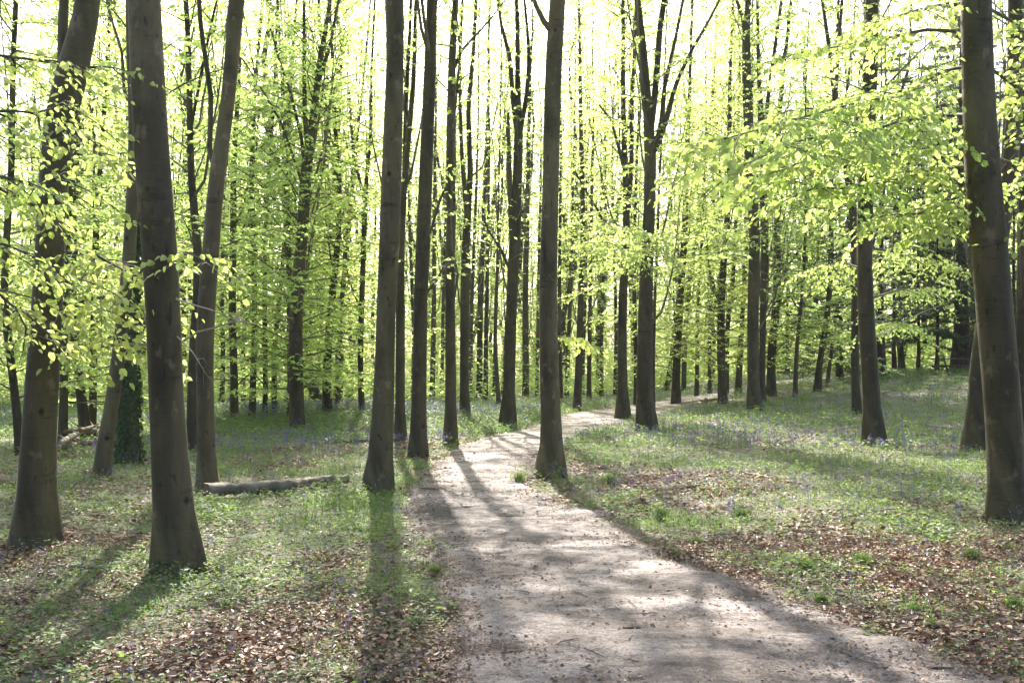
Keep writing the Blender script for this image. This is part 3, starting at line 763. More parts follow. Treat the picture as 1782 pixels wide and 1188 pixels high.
# bright sprays near the fan-topped beech and the middle beech
rt, A, base, d = T_
for rows in ([(1126,420,28),(1105,400,25),(1080,395,23),(1040,385,21.5)], [(1124,450,28),(1140,425,26),(1150,400,25)], [(1122,470,28),(1090,440,24),(1060,420,22.5),(1000,425,21.5)]):
    bough(rt, base, rows, g, 0.03, 10, 1.3, lsize=0.10, lg=0.07)
rt, A, base, d = Q_
bough(rt, base, [(962,585,15.5),(985,585,16),(1005,590,16.5),(1022,605,17)], g, 0.01, 5, .45, lsize=0.09, nm="leafy_shoot")
rt, A, base, d = W_
bough(rt, base, [(1306,420,d),(1275,425,d-2),(1245,400,d-4),(1225,375,d-5)], g, 0.03, 8, 1.2, lsize=0.11, lg=0.08)
bough(rt, base, [(1312,480,d),(1290,455,d-1.5),(1270,440,d-3),(1250,420,d-4)], g, 0.02, 6, 1.0, nm="bare_branch", bare=True, mt=M_dead)
rt, A, base, d = Y_
for rows in ([(1514,590,d),(1560,570,d+1),(1600,545,d+2),(1640,530,d+3)], [(1514,500,d),(1545,490,d+.5),(1590,487,d+1),(1625,497,d+1.5)], [(1514,560,d),(1540,545,d+1),(1575,520,d+2)]):
    bough(rt, base, rows, g, 0.02, 6, .8, nm="bare_branch", bare=True, mt=M_dead)

for rows in ([(1512,430,d),(1560,440,d+1),(1620,455,d+2),(1690,470,d+3)], [(1513,520,d),(1560,505,d+2),(1610,500,d+4),(1660,505,d+6)], [(1506,470,d),(1465,455,d+1),(1420,470,d+2)], [(1512,560,d),(1550,560,d+3),(1590,570,d+6)]):
    bough(rt, base, rows, g, 0.03, 9, 1.3, lsize=0.09, lg=0.055, keep=.75)
# ------------------------------------------------------------------ far trees of the wood: a few kinds, copied
def far_proto(seed, lsize=0.19, low=0.5, nb=84):
    g = np.random.default_rng(seed)
    root = empty("beech_tree", (0, 0, 0))
    H = g.uniform(23, 28)
    zz = np.linspace(-0.5, H, 16)
    x = np.cumsum(g.normal(0, 0.22, 16)); y = np.cumsum(g.normal(0, 0.22, 16)); x -= x[0]; y -= y[0]
    r = 0.21 * (1 - 0.85 * np.clip(zz, 0, H) / H) + 0.02; r[0] += 0.05
    C = np.stack([x, y, zz], 1)
    t = MB(); tube(t, C, r, 8)
    for k in range(6):
        zf = g.uniform(2.5, 12); p = np.array([np.interp(zf, zz, C[:, c]) for c in range(3)]); a = g.uniform(0, 6.28); L = H - zf
        f = np.linspace(0, 1, 6)[:, None]
        Q = p + np.array([math.cos(a), math.sin(a), 0]) * f ** 0.8 * g.uniform(1.0, 2.2) + np.array([0, 0, 1]) * f * L * 0.85
        tube(t, Q, np.linspace(.075, .015, 6), 5)
    t.build("trunk", M_bark_far, root, smooth=True)
    cm = MB(); C0 = C.copy(); C0[:, 2] = np.maximum(C0[:, 2], 0)
    global hgt
    keep_h = hgt; hgt = lambda a, b: np.zeros_like(np.asarray(a, float))
    crown(cm, C0[1:], r[1:], g, low, H, nb, 3.6, lsize, 0.065, 0.27, 1.25, up=0.45, fpow=1.0)
    hgt = keep_h
    cm.build("crown", [M_twig, M_leaf], root, smooth=[0])
    return root
protos = [far_proto(101), far_proto(102, low=0.4, nb=92), far_proto(103), far_proto(104, low=1.5, nb=80), far_proto(105, low=0.5, nb=84)]
sparse = [far_proto(201, low=3, nb=96), far_proto(202, low=3, nb=96), far_proto(203, low=4, nb=90)]

def copy_tree(src, loc, rz, sc):
    r = src.copy(); COL.objects.link(r)
    for ch in src.children:
        c = ch.copy(); COL.objects.link(c); c.parent = r
    r.location = loc; r.rotation_euler = (gr.normal(0, .035), gr.normal(0, .045), rz); r.scale = (sc, sc, sc)
    return r
gr = np.random.default_rng(33)
occ = [(t[3][0], t[3][1]) for t in TREES]
spots = []
tries = 0
while len(spots) < 200 and tries < 9000:
    tries += 1
    y = 46 + 84 * gr.random() ** 0.9; x = gr.uniform(-0.66, 0.66) * y
    if on_path(np.array(x), np.array(y), -1.5): continue
    if -0.15 * y < x < 0.12 * y and y < 56: continue
    if 0.30 * y < x < 0.52 * y and y < 55: continue
    if min((x - a) ** 2 + (y - b) ** 2 for a, b in occ) < (2.4 + y * 0.012) ** 2: continue
    occ.append((x, y)); spots.append((x, y))
used = set()
for n, (x, y) in enumerate(spots):
    centre = -0.14 * y < x < 0.06 * y
    pool = sparse if (centre and gr.random() < 0.5) else protos
    src = pool[n % len(pool)]
    sc = gr.uniform(0.8, 1.12)
    loc = (x, y, float(hgt(x, y)))
    if src.name not in used:
        used.add(src.name); r = src; r.location = loc; r.rotation_euler = (0, 0, gr.uniform(0, 6.28)); r.scale = (sc,) * 3
    else:
        r = copy_tree(src, loc, gr.uniform(0, 6.28), sc)
    tag(r, "distant young-leaved beech among the many closing off the wood behind the nearer trunks", "tree", "distant beeches closing off the wood")

# ------------------------------------------------------------------ conifers and redwood on the right
def conifer(px, py, w, label, name="conifer_tree", H=17, low=1.8, nb=60, L0=3.6, bark=M_red, d=None, reach=None, seed=1, shrinkz=0):
    g = np.random.default_rng(seed)
    d = d or ground_d(px, py)
    x, y = X(px, d), d; z = float(hgt(x, y)); r = w / 2 / F * d
    root = empty(name, (x, y, z))
    zz = np.array([-0.4, 0, 0.3, 0.8, 2, 5, 10, H]); rr = r * np.array([1.2, 1.1, .95, .82, .6, .42, .26, .05])
    t = MB(); A = resample(np.stack([g.normal(0, .02, 8), g.normal(0, .02, 8), zz, rr], 1), 22, .03)
    tube(t, A[:, :3], A[:, 3], 18, flare=.4, rough=.03, seed=seed); t.build("trunk", bark, root, smooth=True)
    cm = MB()
    for i in range(nb):
        f = (i + g.random()) / nb; zb = low + (H - low) * f
        a = i * 2.4 + g.uniform(-.4, .4); L = L0 * (1 - .85 * f) * g.uniform(.7, 1.15) + .3
        tt = np.linspace(0, 1, 7)[:, None]
        P = np.array([0, 0, zb]) + np.array([math.cos(a), math.sin(a), 0]) * L * tt + np.array([0, 0, 1]) * (L * (-.42 * tt + .22 * tt ** 2))
        P[:, 2] = np.maximum(P[:, 2], .5)
        tube(cm, P, np.linspace(.03, .006, 7), 4, 0)
        m = int(L * 170)
        q = g.uniform(.12, 1, m); B = np.stack([np.interp(q, tt[:, 0], P[:, c]) for c in range(3)], 1)
        dv = rot_z(np.repeat(norm(P[-1] - P[0])[None], m, 0), g.choice([-1, 1], m) * g.uniform(.5, 1.2, m)); dv[:, 2] = g.normal(-.25, .2, m)
        off = g.uniform(0, .45, m)[:, None] * (1.1 - q[:, None])
        leaves(cm, B + dv * off, dv + g.normal(0, .2, (m, 3)), np.stack([g.normal(0, .5, m), g.normal(0, .5, m), np.ones(m)], 1), g.uniform(.12, .26, m), g.uniform(.03, .06, m), 1)
    cm.build("crown", [M_twig, M_needle], root, smooth=[0])
    return tag(root, label, "tree")
conifer(1673, 646, 44, "broad red-brown redwood trunk behind the picnic table, dark drooping foliage above", "redwood_tree", d=54, nb=110, L0=4.6, H=22, low=2.6, seed=3)
conifer(1556, 640, 10, "dark conifer left of the redwood, first trunk right of the lone right-bank beech", d=50, nb=60, L0=3.4, low=2.2, seed=4)
conifer(1598, 640, 9, "narrow dark conifer in the middle of the gap left of the redwood", d=52, nb=60, L0=3.2, low=1.9, seed=5)
conifer(1631, 640, 9, "narrow dark conifer close on the left of the redwood", d=50, nb=60, L0=3.0, low=2.0, seed=6)
conifer(1462, 672, 14, "low dark conifer behind the leaning pair of slim trees", d=47, nb=60, L0=3.2, low=.8, H=9, seed=7)
conifer(1534, 652, 20, "dark conifer trunk hidden behind the lone right-bank beech", d=46, nb=50, L0=2.8, low=2.8, seed=8)
conifer(1765, 650, 12, "dark conifer far behind the right edge, seen right of the biggest trunk", d=52, nb=60, L0=3.4, low=1.6, seed=9)
conifer(1370, 668, 10, "dark young conifer behind the beech with ascending branches", d=60, nb=50, L0=2.8, low=1.0, H=10, seed=10)

# ------------------------------------------------------------------ picnic table
def box(mb, c, s, rz=0.0, ry=0.0, mat_=0):
    v = np.array([(a, b, e) for a in (-.5, .5) for b in (-.5, .5) for e in (-.5, .5)]) * np.array(s)
    if ry: v = np.stack([v[:, 0] * math.cos(ry) + v[:, 2] * math.sin(ry), v[:, 1], -v[:, 0] * math.sin(ry) + v[:, 2] * math.cos(ry)], 1)
    if rz: v = rot_z(v, rz)
    mb.add(v + np.array(c), [[0, 1, 3, 2], [4, 6, 7, 5], [0, 4, 5, 1], [2, 3, 7, 6], [0, 2, 6, 4], [1, 5, 7, 3]], mat_)
d = 45.0; tx, ty = X(1660, d), d; tz = float(hgt(tx, ty))
root = empty("picnic_table", (tx, ty, tz)); root.rotation_euler = (0, 0, 0.15)
tag(root, "weathered wooden picnic table with fixed benches in front of the redwood trunk", "picnic table")
m_ = MB()
for k in range(5): box(m_, (0, -.30 + k * .15, .74), (1.8, .138, .04))
m_.build("tabletop", M_table, root)
for s in (-1, 1):
    m_ = MB()
    for k in range(2): box(m_, (0, s * .70 + (k - .5) * .145, .44), (1.8, .135, .04))
    m_.build("seat", M_table, root)
for s in (-.62, .62):
    for e in (-1, 1):
        m_ = MB(); L = .86
        tube(m_, [(s, e * .58, -.05), (s, e * .22, .715)], [.05, .05], 4, cap=True); m_.build("leg", M_table, root)
    m_ = MB(); box(m_, (s + .055, 0, .39), (.045, 1.65, .09)); m_.build("crossbar", M_table, root)

# ------------------------------------------------------------------ fallen wood
def log(name, label, cat, rows, material, sides=12, side_twigs=0, seed=1, capmat=None, lift=0.0, group=None, rough=.05):
    g = np.random.default_rng(seed)
    P, R = [], []
    for px, py, w in rows:
        d = ground_d(px, py); r = w / 2 / F * d
        P.append((X(px, d), d, float(hgt(X(px, d), d)) + r * .8 + lift)); R.append(r)
    A = resample(np.concatenate([np.array(P), np.array(R)[:, None]], 1), 30, .03)
    A[:, 3] *= 1 + .08 * np.sin(np.linspace(0, 14, 30) + seed)
    base = np.array([A[0, 0], A[0, 1], A[0, 2] - A[0, 3]])
    m = MB(); tube(m, A[:, :3], A[:, 3], sides, rough=rough, seed=seed, cap=1 if capmat else True)
    for k in range(side_twigs):
        i = g.integers(4, 26); dv = norm(np.array([g.normal(0, 1), g.normal(0, .6), abs(g.normal(0, .5)) + .15])); L = g.uniform(1, 4) * A[i, 3] * 2.2
        tube(m, [A[i, :3], A[i, :3] + dv * L * .6, A[i, :3] + dv * L + [0, 0, .02]], [A[i, 3] * .4, A[i, 3] * .25, A[i, 3] * .1], 6)
    o = m.build(name, [material, capmat or material], smooth=[0], offset=base); o.location = base
    return tag(o, label, cat, group)
log("fallen_log", "long pale fallen log with a broken knot lying in the herbs left of the path", "log",
    [(358,870,24),(395,866,22),(435,865,22),(470,860,20),(500,859,20),(520,853,18),(560,849,16),(585,846,15),(605,845,16)], M_log, seed=2, side_twigs=0, capmat=M_rot, lift=.045, rough=.14)
log("fallen_log", "rotten red-brown log end cut by the left edge of the photo", "log", [(-60,850,20),(-20,850,20),(10,850,20),(28,849,19)], M_rot, seed=4, capmat=M_rot)
log("fallen_log", "thin pale fallen log lying below the straight right-bank beech", "log", [(1225,728,5),(1250,726,5),(1278,723,5)], M_dead, seed=6)
log("fallen_branch", "thin dark fallen branch lying behind the long pale log", "branch", [(525,774,4),(560,771,5),(600,770,5),(640,768,4)], M_rot, seed=7, side_twigs=3)
log("fallen_branch", "dark fallen branch on the far verge right of the path bend", "branch", [(1180,704,4),(1215,700,4),(1250,696,5)], M_rot, seed=8, side_twigs=2)
for k, (rows, lf, lab) in enumerate([([(96,786,12),(125,780,12),(160,774,10),(176,772,8)], .0, "lowest dark bough of the fallen branch heap on the left"),
    ([(104,792,8),(120,782,9),(142,768,9),(168,766,8)], .22, "slanting pale-ended bough of the fallen branch heap on the left"),
    ([(112,775,7),(140,772,8),(172,762,7)], .3, "topmost bough of the fallen branch heap on the left")]):
    log("fallen_branch", lab, "branch", rows, M_rot if k != 1 else M_dead, seed=10 + k, side_twigs=4, lift=lf, group="heap of fallen boughs on the left")
log("fallen_branch", "long thin stick lying in the grass in front of the forked left-edge beech", "branch", [(-20,1000,5),(60,992,6),(120,988,6),(200,988,5),(240,994,4)], M_dead, seed=14, side_twigs=1)
log("fallen_branch", "curved thin stick among the dead leaves in the bottom left corner", "branch", [(110,1184,6),(150,1160,6),(215,1145,5),(245,1130,4)], M_rot, seed=15, side_twigs=1)
log("fallen_branch", "pale thin stick on the brown leaf heap on the right", "branch", [(1297,828,3),(1320,832,3),(1342,838,3)], M_dead, seed=16, lift=.04)

STK = [(745,857,-12,30,7,"short stick at the left edge of the path where it narrows"), (820,888,16,34,6,"stick at the right end of the muddy patch"),
 (888,906,3,14,6,"small dark stick on the pale patch beyond the muddy patch's right end"), (888,1073,-30,24,7,"short slanting stick in the middle of the near path"),
 (885,1178,4,56,7,"thick dark stick at the bottom edge of the path"), (890,1145,14,40,5,"thin stick just above the thick bottom-edge stick"),
 (1100,1106,10,34,8,"crooked dark bark piece right of the middle of the near path"), (1488,1158,-55,60,4,"long thin bent twig lower right on the path"),
 (1640,1176,2,40,6,"dark stick near the bottom right corner of the path"), (1240,1151,0,20,7,"small bark chip low on the path, right half"),
 (1565,1152,-6,36,5,"twig between the path and the dead leaf heap, lower right"), (1265,1103,-18,22,5,"short twig near the right margin shade of the near path")]
g = np.random.default_rng(77)
for k, (px, py, ang, ln, w, lab) in enumerate(STK):
    d = ground_d(px, py); a = math.radians(ang); L = ln / F * d
    c = np.array([X(px, d), d]); dv = np.array([math.cos(a), math.sin(a) * (1.0 if abs(ang) < 20 else 1.4)])
    f = np.linspace(-.5, .5, 7)
    P = np.stack([c[0] + dv[0] * L * f, c[1] + dv[1] * L * f, np.zeros(7)], 1); P[:, :2] += g.normal(0, L * .025, (7, 2))
    r = w / 2 / F * d * .7
    P[:, 2] = hgt(P[:, 0], P[:, 1]) + .03 + r
    m = MB(); tube(m, P, r * np.array([.8, 1, 1.05, .9, 1, .8, .4]), 7, rough=.12, seed=k, cap=True)
    tube(m, [P[3], P[3] + [dv[1] * L * .15, dv[0] * L * .12, .02], P[3] + [dv[1] * L * .28, dv[0] * L * .2, .015]], [r * .5, r * .35, r * .15], 5)
    base = P[0].copy(); base[2] -= r
    o = m.build("stick", M_rot, smooth=True, offset=base); o.location = base
    tag(o, lab, "stick", "sticks lying on the path")

# ------------------------------------------------------------------ ground vegetation
def fbm(x, y, s, seed):
    g = np.random.default_rng(seed); v = 0; amp = 1; tot = 0
    for k in range(5):
        for j in range(3):
            a = g.uniform(0, 6.28); p = g.uniform(0, 6.28)
            v = v + amp * np.sin((x * math.cos(a) + y * math.sin(a)) * s * (1 + .3 * j) + p)
        tot += amp * 1.7; amp *= .6; s *= 1.9
    return v / tot
def scatter(n, y0, y1, g, spread=0.62, pw=1.0):
    y = y0 + (y1 - y0) * g.random(n) ** pw
    x = g.uniform(-1, 1, n) * (spread * y + 1.2)
    return x, y
near_trunks = [(t[3][0], t[3][1], t[2][1, 3]) for t in TREES if t[4] < 60]
def free(x, y):
    ok = np.ones(len(x), bool)
    for a, b, r in near_trunks: ok &= (x - a) ** 2 + (y - b) ** 2 > (r * 1.02) ** 2
    return ok
def at_px(x, y, px, py, rx, ry):
    d = ground_d(px, py); return np.exp(-(((x - X(px, d)) / rx) ** 2 + ((y - d) / ry) ** 2))

g = np.random.default_rng(90)
def bare(x, y):
    """where the dead leaves lie open: 0..1"""
    v = 0.48 + 0.5 * fbm(x, y, 0.55, 5) + 0.6 * fbm(x, y, 2.6, 6)
    v += 0.3 * at_px(x, y, 300, 1150, 2.0, 0.9) + 0.7 * at_px(x, y, 180, 905, 1.7, 2.4) + 0.9 * at_px(x, y, 1230, 840, 1.5, 1.8)
    v += 0.45 * at_px(x, y, 1650, 1120, 1.2, 1.0) + .5 * at_px(x, y, 1600, 960, 1.6, 1.0) + .4 * at_px(x, y, 1300, 960, 1, .8) + .5 * at_px(x, y, 620, 780, 2.5, 2.5)
    v -= 0.12 + 0.7 * at_px(x, y, 620, 900, 1.2, 2.4) + .5 * at_px(x, y, 480, 900, 2, 1.4) + .5 * at_px(x, y, 1450, 800, 3.5, 3) + .35 * at_px(x, y, 240, 1050, 1.2, .8)
    v -= 0.5 * sstep(26, 34, y)
    l_, r_ = path_lr(y); v += .55 * np.exp(-np.clip(np.maximum(l_ - x, x - r_), 0, 9) / .3) * (.5 + fbm(x, y, 2.0, 73))
    return np.clip(v, 0, 1.2)

# dead leaves
LB = MB()
for (n, y0, y1, sz) in ((150000, 3.8, 9.5, .040), (110000, 9.5, 20, .058), (60000, 20, 46, .10)):
    x, y = scatter(n, y0, y1, g)
    op = on_path(x, y, 0.0); l, r = path_lr(y); e = np.minimum(x - l, r - x)
    pr = np.where(op, 0.045 + 0.85 * np.exp(-np.clip(e, 0, 9) / 0.25), 0.14 + 0.95 * np.clip(bare(x, y) - .25, 0, 1))
    k = (g.random(n) < pr) & free(x, y); x, y, op = x[k], y[k], op[k]; m = len(x)
    z = hgt(x, y) + np.where(op, .045, g.uniform(.004, .05, m) * np.clip(bare(x, y) + .3, .2, 1))
    a = g.uniform(0, 6.28, m)
    D = np.stack([np.cos(a), np.sin(a), g.normal(0, .25, m)], 1)
    Nn = np.stack([g.normal(0, .55, m), g.normal(0, .55, m), np.ones(m)], 1)
    L = sz * g.uniform(.35, 1.5, m) * np.where(op, g.uniform(.3, .75, m), 1)
    leaves(LB, np.stack([x, y, z], 1), D, Nn, L, L * g.uniform(.5, .75, m), 0, fine=y1 < 10)
for (n, y0, y1) in ((2600, 3.8, 10), (2600, 10, 22)):
    x, y = scatter(n, y0, y1, g); op = on_path(x, y, 0); k = free(x, y) & (~op | (g.random(n) < .16)); x, y = x[k], y[k]; n = len(x)
    a = g.uniform(0, 6.28, n); L = g.uniform(.03, .22, n); dv = np.stack([np.cos(a), np.sin(a)], 1) * L[:, None]; w_ = g.uniform(.0015, .004, n)
    q = np.stack([-np.sin(a), np.cos(a)], 1) * w_[:, None]; z = hgt(x, y) + .05; z2 = hgt(x + dv[:, 0], y + dv[:, 1]) + .045
    c0 = np.stack([x, y], 1)
    V = np.stack([np.c_[c0 - q, z], np.c_[c0 + q, z], np.c_[c0 + dv + q * .5, z2], np.c_[c0 + dv - q * .5, z2], np.c_[c0, z + w_ * 1.6], np.c_[c0 + dv, z2 + w_]], 1).reshape(-1, 3)
    k6 = np.arange(n)[:, None] * 6
    LB.add(V, np.concatenate([k6 + np.array([[0, 4, 5, 3]]), k6 + np.array([[4, 1, 2, 5]])]), 1)
n = 10000; y = 3.8 + 16 * g.random(n) ** 1.5; l, r = path_lr(y); x = l + (r - l) * g.random(n)
clump = sstep(-.1, .7, fbm(x, y, 3.0, 61)); k = g.random(n) < .25 + .75 * clump; x, y = x[k], y[k]; n = len(x)
sz = g.uniform(.004, .016, n) * g.uniform(.5, 1.3, n); a = g.uniform(0, 6.28, n)
T4 = np.array([[1, 0, 0], [-.5, .87, 0], [-.5, -.87, 0], [0, 0, .8]])
V = rot_z(np.repeat(T4[None], n, 0), a[:, None]) * sz[:, None, None] + np.stack([x, y, hgt(x, y) + .038], 1)[:, None]
LB.add(V.reshape(-1, 3), (np.arange(n)[:, None, None] * 4 + np.array([[0, 1, 3], [1, 2, 3], [2, 0, 3]])).reshape(-1, 3), 0)
tag(LB.build("leaf_litter", [M_litter, M_twig]), "brown dead beech leaves strewn over the woodland floor", "dead leaves", kind="stuff")

# low herbs: small leaves in loose rosettes
HB = MB()
for (n, y0, y1, sz, hh) in ((26000, 3.8, 9.5, .030, .07), (30000, 9.5, 20, .04, .09), (34000, 20, 50, .075, .14)):
    x, y = scatter(n, y0, y1, g)
    pr = np.clip(1.15 - 0.95 * bare(x, y), 0.04, 1)
    l, r = path_lr(y)
    k = (g.random(n) < pr) & free(x, y) & ~on_path(x, y, -0.10 + 0.45 * np.clip(fbm(x, y, 4.0, 71), 0, 1)); x, y = x[k], y[k]; m = len(x)
    cl = sstep(-.2, .6, fbm(x, y, 1.9, 31)); big = .75 + .9 * cl * g.random(m)
    h = hh * g.uniform(.2, 1.3, m) * (.7 + .9 * cl)
    for j in range(5):
        a = g.uniform(0, 6.28, m); lift = g.uniform(-.1, .5, m)
        Pp = np.stack([x + g.normal(0, sz, m), y + g.normal(0, sz, m), hgt(x, y) + h * g.uniform(.6, 1.1, m)], 1)
        D = np.stack([np.cos(a), np.sin(a), lift], 1); Nn = np.stack([g.normal(0, .35, m), g.normal(0, .35, m), np.ones(m)], 1)
        L = sz * g.uniform(.7, 1.5, m) * big
        leaves(HB, Pp, D, Nn, L, L * g.uniform(.4, .65, m), 0)
tag(HB.build("ground_herbs", M_herb), "low pale green woodland herbs covering the floor on both sides of the path", "ground cover", kind="stuff")

# taller dog's mercury beyond 24 m
MC = MB()
x, y = scatter(26000, 24, 58, g)
ok = (np.where(x < 1, 1, 0) * (y > 26) + (x >= 1) * (y > 44)) > 0
ok &= ~on_path(x, y, -0.3) & free(x, y) & ((0.5 + .6 * fbm(x, y, .35, 8) > .28)) & ~((x < -1) & (y < 31) & (bare(x, y) > .4))
x, y = x[ok], y[ok]; m = len(x)
h = g.uniform(.10, .42, m) * np.clip((y - 22) / 12, .4, 1)
for j in range(9):
    a = g.uniform(0, 6.28, m)
    Pp = np.stack([x + g.normal(0, .08, m), y + g.normal(0, .08, m), hgt(x, y) + h * g.uniform(.45, 1.05, m)], 1)
    D = np.stack([np.cos(a), np.sin(a), g.normal(-.1, .25, m)], 1); Nn = np.stack([g.normal(0, .4, m), g.normal(0, .4, m), np.ones(m)], 1)
    leaves(MC, Pp, D, Nn, g.uniform(.09, .15, m), g.uniform(.04, .07, m), 0)
tag(MC.build("tall_herbs", M_merc), "knee-high green herbs carpeting the wood beyond the nearer trunks", "ground cover", kind="stuff")

# grass blades
def blades(mb, x, y, h, g, w=.006, lean=.35, mat_=0):
    n = len(x); a = g.uniform(0, 6.28, n); b = g.uniform(0, 6.28, n)
    z = hgt(x, y); P = np.stack([x, y, z], 1)
    D = np.stack([np.cos(a), np.sin(a), np.zeros(n)], 1); Sd = np.stack([np.cos(b), np.sin(b), np.zeros(n)], 1)
    h = h[:, None]; ln = g.uniform(.1, 1, n)[:, None] * lean
    up = np.array([0, 0, 1.0])
    m1 = P + up * h * .55 + D * h * ln * .35; t = P + up * h * (1 - ln * .35) + D * h * ln
    W = (w * g.uniform(.6, 1.4, n))[:, None] if np.ndim(w) else w * g.uniform(.6, 1.4, n)[:, None]
    V = np.stack([P - Sd * W, P + Sd * W, m1 + Sd * W * .8, t, m1 - Sd * W * .8], 1).reshape(-1, 3)
    k = np.arange(n)[:, None] * 5
    mb.add(V, k + np.array([[0, 1, 2, 4]]), mat_); mb.add(V, k + np.array([[4, 2, 3]]), mat_)
GB = MB()
for (n, y0, y1, hh, w) in ((70000, 3.8, 10, .055, .003), (70000, 10, 22, .085, .0055), (60000, 22, 50, .18, .013)):
    x, y = scatter(n, y0, y1, g)
    l, r = path_lr(y)
    verge = np.exp(-np.clip(l - x, 0, 9) / 0.9) * (x < l) * sstep(9, 12, y) + .3 * np.exp(-np.clip(x - r, 0, 9) / .5) * (x > r)
    pt = sstep(.05, .5, fbm(x, y, 1.3, 21))
    pr = np.clip(.10 + .55 * pt * pt + .9 * verge - .6 * bare(x, y), .0, 1)
    pr *= 1 + 1.5 * at_px(x, y, 630, 930, 1.0, 2.6)
    k = (g.random(n) < pr) & free(x, y) & ~on_path(x, y, -.05 + 0.4 * np.clip(fbm(x, y, 5.0, 72), 0, 1)); x, y = x[k], y[k]
    blades(GB, x, y, hh * g.uniform(.4, 1.5, len(x)) * (1 + .5 * sstep(.05, .5, fbm(x, y, 1.3, 21))), g, w)
tag(GB.build("grass", M_grass), "fresh green grass blades mixed through the herbs and along the path verge", "grass", kind="stuff")

# bluebells
BB = MB()
def bells(n, y0, y1, sz, prf, h0):
    x, y = scatter(n, y0, y1, g)
    k = (g.random(n) < prf(x, y)) & free(x, y) & ~on_path(x, y, -.15); x, y = x[k], y[k]; m = len(x)
    if m == 0: return
    h = h0 * g.uniform(.7, 1.2, m); z = hgt(x, y)
    blades(BB, x, y, h, g, .0025 * max(1, sz / .02), .2, 0)
    for j in range(6):
        a = g.uniform(0, 6.28, m)
        P = np.stack([x + g.normal(0, sz * .7, m), y + g.normal(0, sz * .7, m), z + h * (1.02 - .07 * j)], 1)
        D = np.stack([np.cos(a) * .6, np.sin(a) * .6, -np.ones(m)], 1); Nn = np.stack([np.cos(a), np.sin(a), np.full(m, .5)], 1)
        leaves(BB, P, D, Nn, sz * g.uniform(.8, 1.3, m), sz * .7, 1)
bells(900, 4.2, 10, .018, lambda x, y: .12 + .6 * at_px(x, y, 180, 990, 1.3, 1.2) + .5 * at_px(x, y, 640, 1010, .5, 1.2) + .3 * at_px(x, y, 480, 1080, .9, .6) + .3 * at_px(x, y, 1660, 950, 1, 1), .2)
bells(4200, 10, 22, .024, lambda x, y: .05 + .5 * at_px(x, y, 1400, 850, 3.6, 3.6) + .4 * at_px(x, y, 500, 800, 2.2, 3) + .4 * at_px(x, y, 1690, 800, 1.4, 1.4) + .25 * at_px(x, y, 250, 830, 1.5, 2), .24)
bells(9000, 20, 34, .04, lambda x, y: .05 + .38 * at_px(x, y, 1330, 765, 6.5, 5) + .5 * at_px(x, y, 500, 778, 3.5, 3.5), .26)
bells(7000, 32, 50, .055, lambda x, y: .08 + .7 * at_px(x, y, 470, 722, 6, 3) + .7 * at_px(x, y, 650, 715, 4, 4) + .3 * at_px(x, y, 850, 725, 3, 5), .40)
tag(BB.build("bluebells", [M_stem, M_bell]), "violet bluebells flowering in drifts among the herbs on both banks", "flowers", kind="stuff")

# brown leaf heap and soil mounds
def mound(px, py, rx, ry, h, label, mat_, seed, nl=0, name="leaf_heap"):
    g = np.random.default_rng(seed); d = ground_d(px, py); cx, cy_ = X(px, d), d
    n = 30; a = np.linspace(0, 2 * PI, n, endpoint=False); rr = np.linspace(0, 1, 9)
    V = []
    for q in rr:
        w_ = 1 + .22 * np.sin(3 * a + seed) + .12 * np.sin(7 * a + 2 * seed)
        x = cx + rx * q * np.cos(a) * w_; y = cy_ + ry * q * np.sin(a) * w_
        z = hgt(x, y) + h * (1 - q * q) ** 1.5 * (1 + .35 * np.sin(x * 9) * np.sin(y * 7)) - .02 * (q == 1) + .004
        V.append(np.stack([x, y, z], 1))
    V = np.concatenate(V); i = (np.arange(8)[:, None] * n); j = np.arange(n)[None]; j2 = (j + 1) % n
    m = MB(); m.add(V, np.stack([i + j, i + j2, i + n + j2, i + n + j], -1).reshape(-1, 4), 0)
    if nl:
        q = np.sqrt(g.random(nl)); a = g.uniform(0, 6.28, nl)
        x = cx + rx * q * np.cos(a) * 1.1; y = cy_ + ry * q * np.sin(a) * 1.1; z = hgt(x, y) + h * np.clip(1 - q * q, 0, 1) ** 1.5 * (1 + .35 * np.sin(x * 9) * np.sin(y * 7)) + .015
        b = g.uniform(0, 6.28, nl)
        leaves(m, np.stack([x, y, z], 1), np.stack([np.cos(b), np.sin(b), g.normal(0, .3, nl)], 1), np.stack([g.normal(0, .4, nl), g.normal(0, .4, nl), np.ones(nl)], 1), g.uniform(.04, .08, nl), g.uniform(.03, .05, nl), 1)
    base = np.array([cx, cy_, float(hgt(cx, cy_))])
    o = m.build(name, [mat_, M_heap], smooth=[0], offset=base); o.location = base
    return tag(o, label, "heap" if name == "leaf_heap" else "mound")
M_heap = leaf_mat("russet_leaf", (0.12, 0.05, 0.03), (0.32, 0.16, 0.09), (0.12, 0.04, 0.02), (0.25, 0.1, 0.05), 0.15, 0.05)
M_soil = bark_mat("dark_soil", (0.03, 0.018, 0.012), (0.10, 0.06, 0.04), (0.05, 0.05, 0.03), amount=.2, bump=1.0, vs=8)
mound(1232, 842, 1.15, 1.3, .11, "wide heap of russet dead leaves on the right bank below the straight beech", M_soil, 3, 1500)
mound(1118, 884, .22, .3, .10, "small dark soil mound at the right edge of the path near the middle beech", M_soil, 5, 60, "soil_mound")
mound(1050, 768, .3, .4, .12, "little dark soil mound between the middle beech and the stout fan-topped beech", M_soil, 6, 30, "soil_mound")

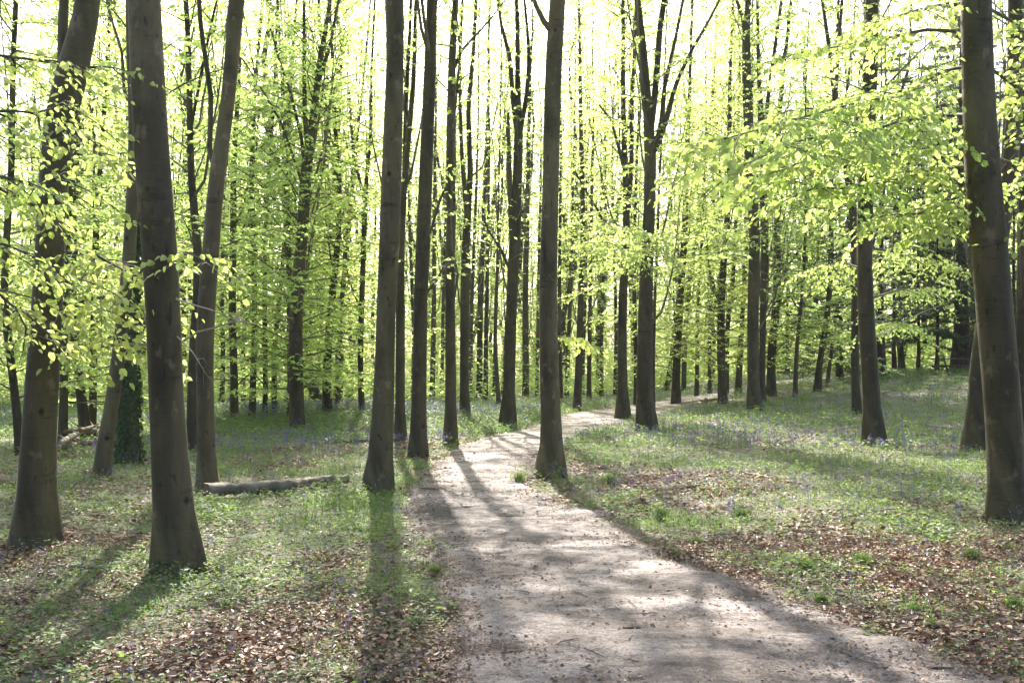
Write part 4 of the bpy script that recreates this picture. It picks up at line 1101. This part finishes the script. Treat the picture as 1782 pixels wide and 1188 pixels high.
# single grass tufts at the path margin
TUFT = [(757,1003,26,"low dark green grass tuft inside the left margin of the path"), (1590,1068,22,"rounded grass tuft in the dead leaves, upper of two close together on the right"),
 (1622,1098,22,"grass tuft in the dead leaves, lower of two close together on the right"), (1430,1052,20,"flat mossy grass tuft at the right margin of the path"),
 (1765,1068,34,"large grass tuft at the right edge of the photo"), (1180,972,16,"small dark grass tuft at the right margin, beyond the flat mossy one"),
 (1212,950,20,"spreading grass tuft on the right verge among pale herbs"), (1290,905,30,"broad bright grass tuft at the right margin below the russet leaf heap"),
 (1150,905,30,"grass tuft in front of the small dark soil mound"), (722,1095,22,"leafy tuft on the left margin of the near path"),
 (1060,845,30,"grass tuft right of the foot of the middle beech"), (1500,985,34,"tall grass tuft on the right bank amid dead leaves"), (905,838,26,"grass tuft at the left of the foot of the middle beech"),
 (1405,995,26, "low grass tuft on the right verge left of the tall tuft"), (1690,975,26, "grass tuft before the foot of the biggest right trunk")]
for k, (px, py, wpx, lab) in enumerate(TUFT):
    gg = np.random.default_rng(300 + k); d = ground_d(px, py); cx, cy_ = X(px, d), d; r = wpx / 2 / F * d * 1.2
    n = 260; q = np.abs(gg.normal(0, .5, n)) * r; a = gg.uniform(0, 6.28, n); x = cx + q * np.cos(a); y = cy_ + q * np.sin(a)
    m = MB(); blades(m, x, y, gg.uniform(.5, 1.2, n) * r * 1.5, gg, .003, .8)
    base = np.array([cx, cy_, float(hgt(cx, cy_))]); o = m.build("grass_tuft", M_grass, offset=base); o.location = base
    tag(o, lab, "grass tuft", "grass tufts along the path")

# far shrub layer between the last trunks
g = np.random.default_rng(404)
UB = MB()
n = 4200
y = 47 + 62 * g.random(n) ** .8; x = g.uniform(-.68, .68, n) * y
k = ~((x > .25 * y) & (x < .52 * y) & (y < 60)) & ~on_path(x, y, -1.5) & ((y > 58) | (x < -1)); x, y = x[k], y[k]
for cx, cy_ in zip(x, y):
    h = g.uniform(.8, 4.6); m = 56; rr = g.uniform(.8, 1.7)
    a = g.uniform(0, 6.28, m); q = np.sqrt(g.random(m)) * rr; lv = np.round(g.random(m) * 4) / 4
    P = np.stack([cx + q * np.cos(a), cy_ + q * np.sin(a), float(hgt(cx, cy_)) + .15 + h * lv + g.normal(0, .08, m) - .15 * q], 1)
    D = np.stack([np.cos(a), np.sin(a), g.normal(-.15, .2, m)], 1); Nn = np.stack([g.normal(0, .4, m), g.normal(0, .4, m), np.ones(m)], 1)
    leaves(UB, P, D, Nn, g.uniform(.16, .30, m), g.uniform(.10, .18, m), 0)
tag(UB.build("undergrowth", M_leaf), "sunlit green undergrowth filling the wood between the farthest trunks", "undergrowth", kind="stuff")

# hazy air among the trees
M_haze = bpy.data.materials.new("hazy_air"); M_haze.use_nodes = True
nt = M_haze.node_tree; nt.nodes.clear(); out = nt.nodes.new("ShaderNodeOutputMaterial")
pv = nt.nodes.new("ShaderNodeVolumePrincipled"); pv.inputs["Color"].default_value = (0.95, 0.98, 0.92, 1); pv.inputs["Density"].default_value = 0.0003
pv.inputs["Anisotropy"].default_value = 0.3
nt.links.new(pv.outputs[0], out.inputs["Volume"])
hb = MB(); box(hb, (0, 290, 14), (860, 640, 40)); ho = hb.build("haze", M_haze); tag(ho, kind="stuff")
cy.volume_bounces = 0
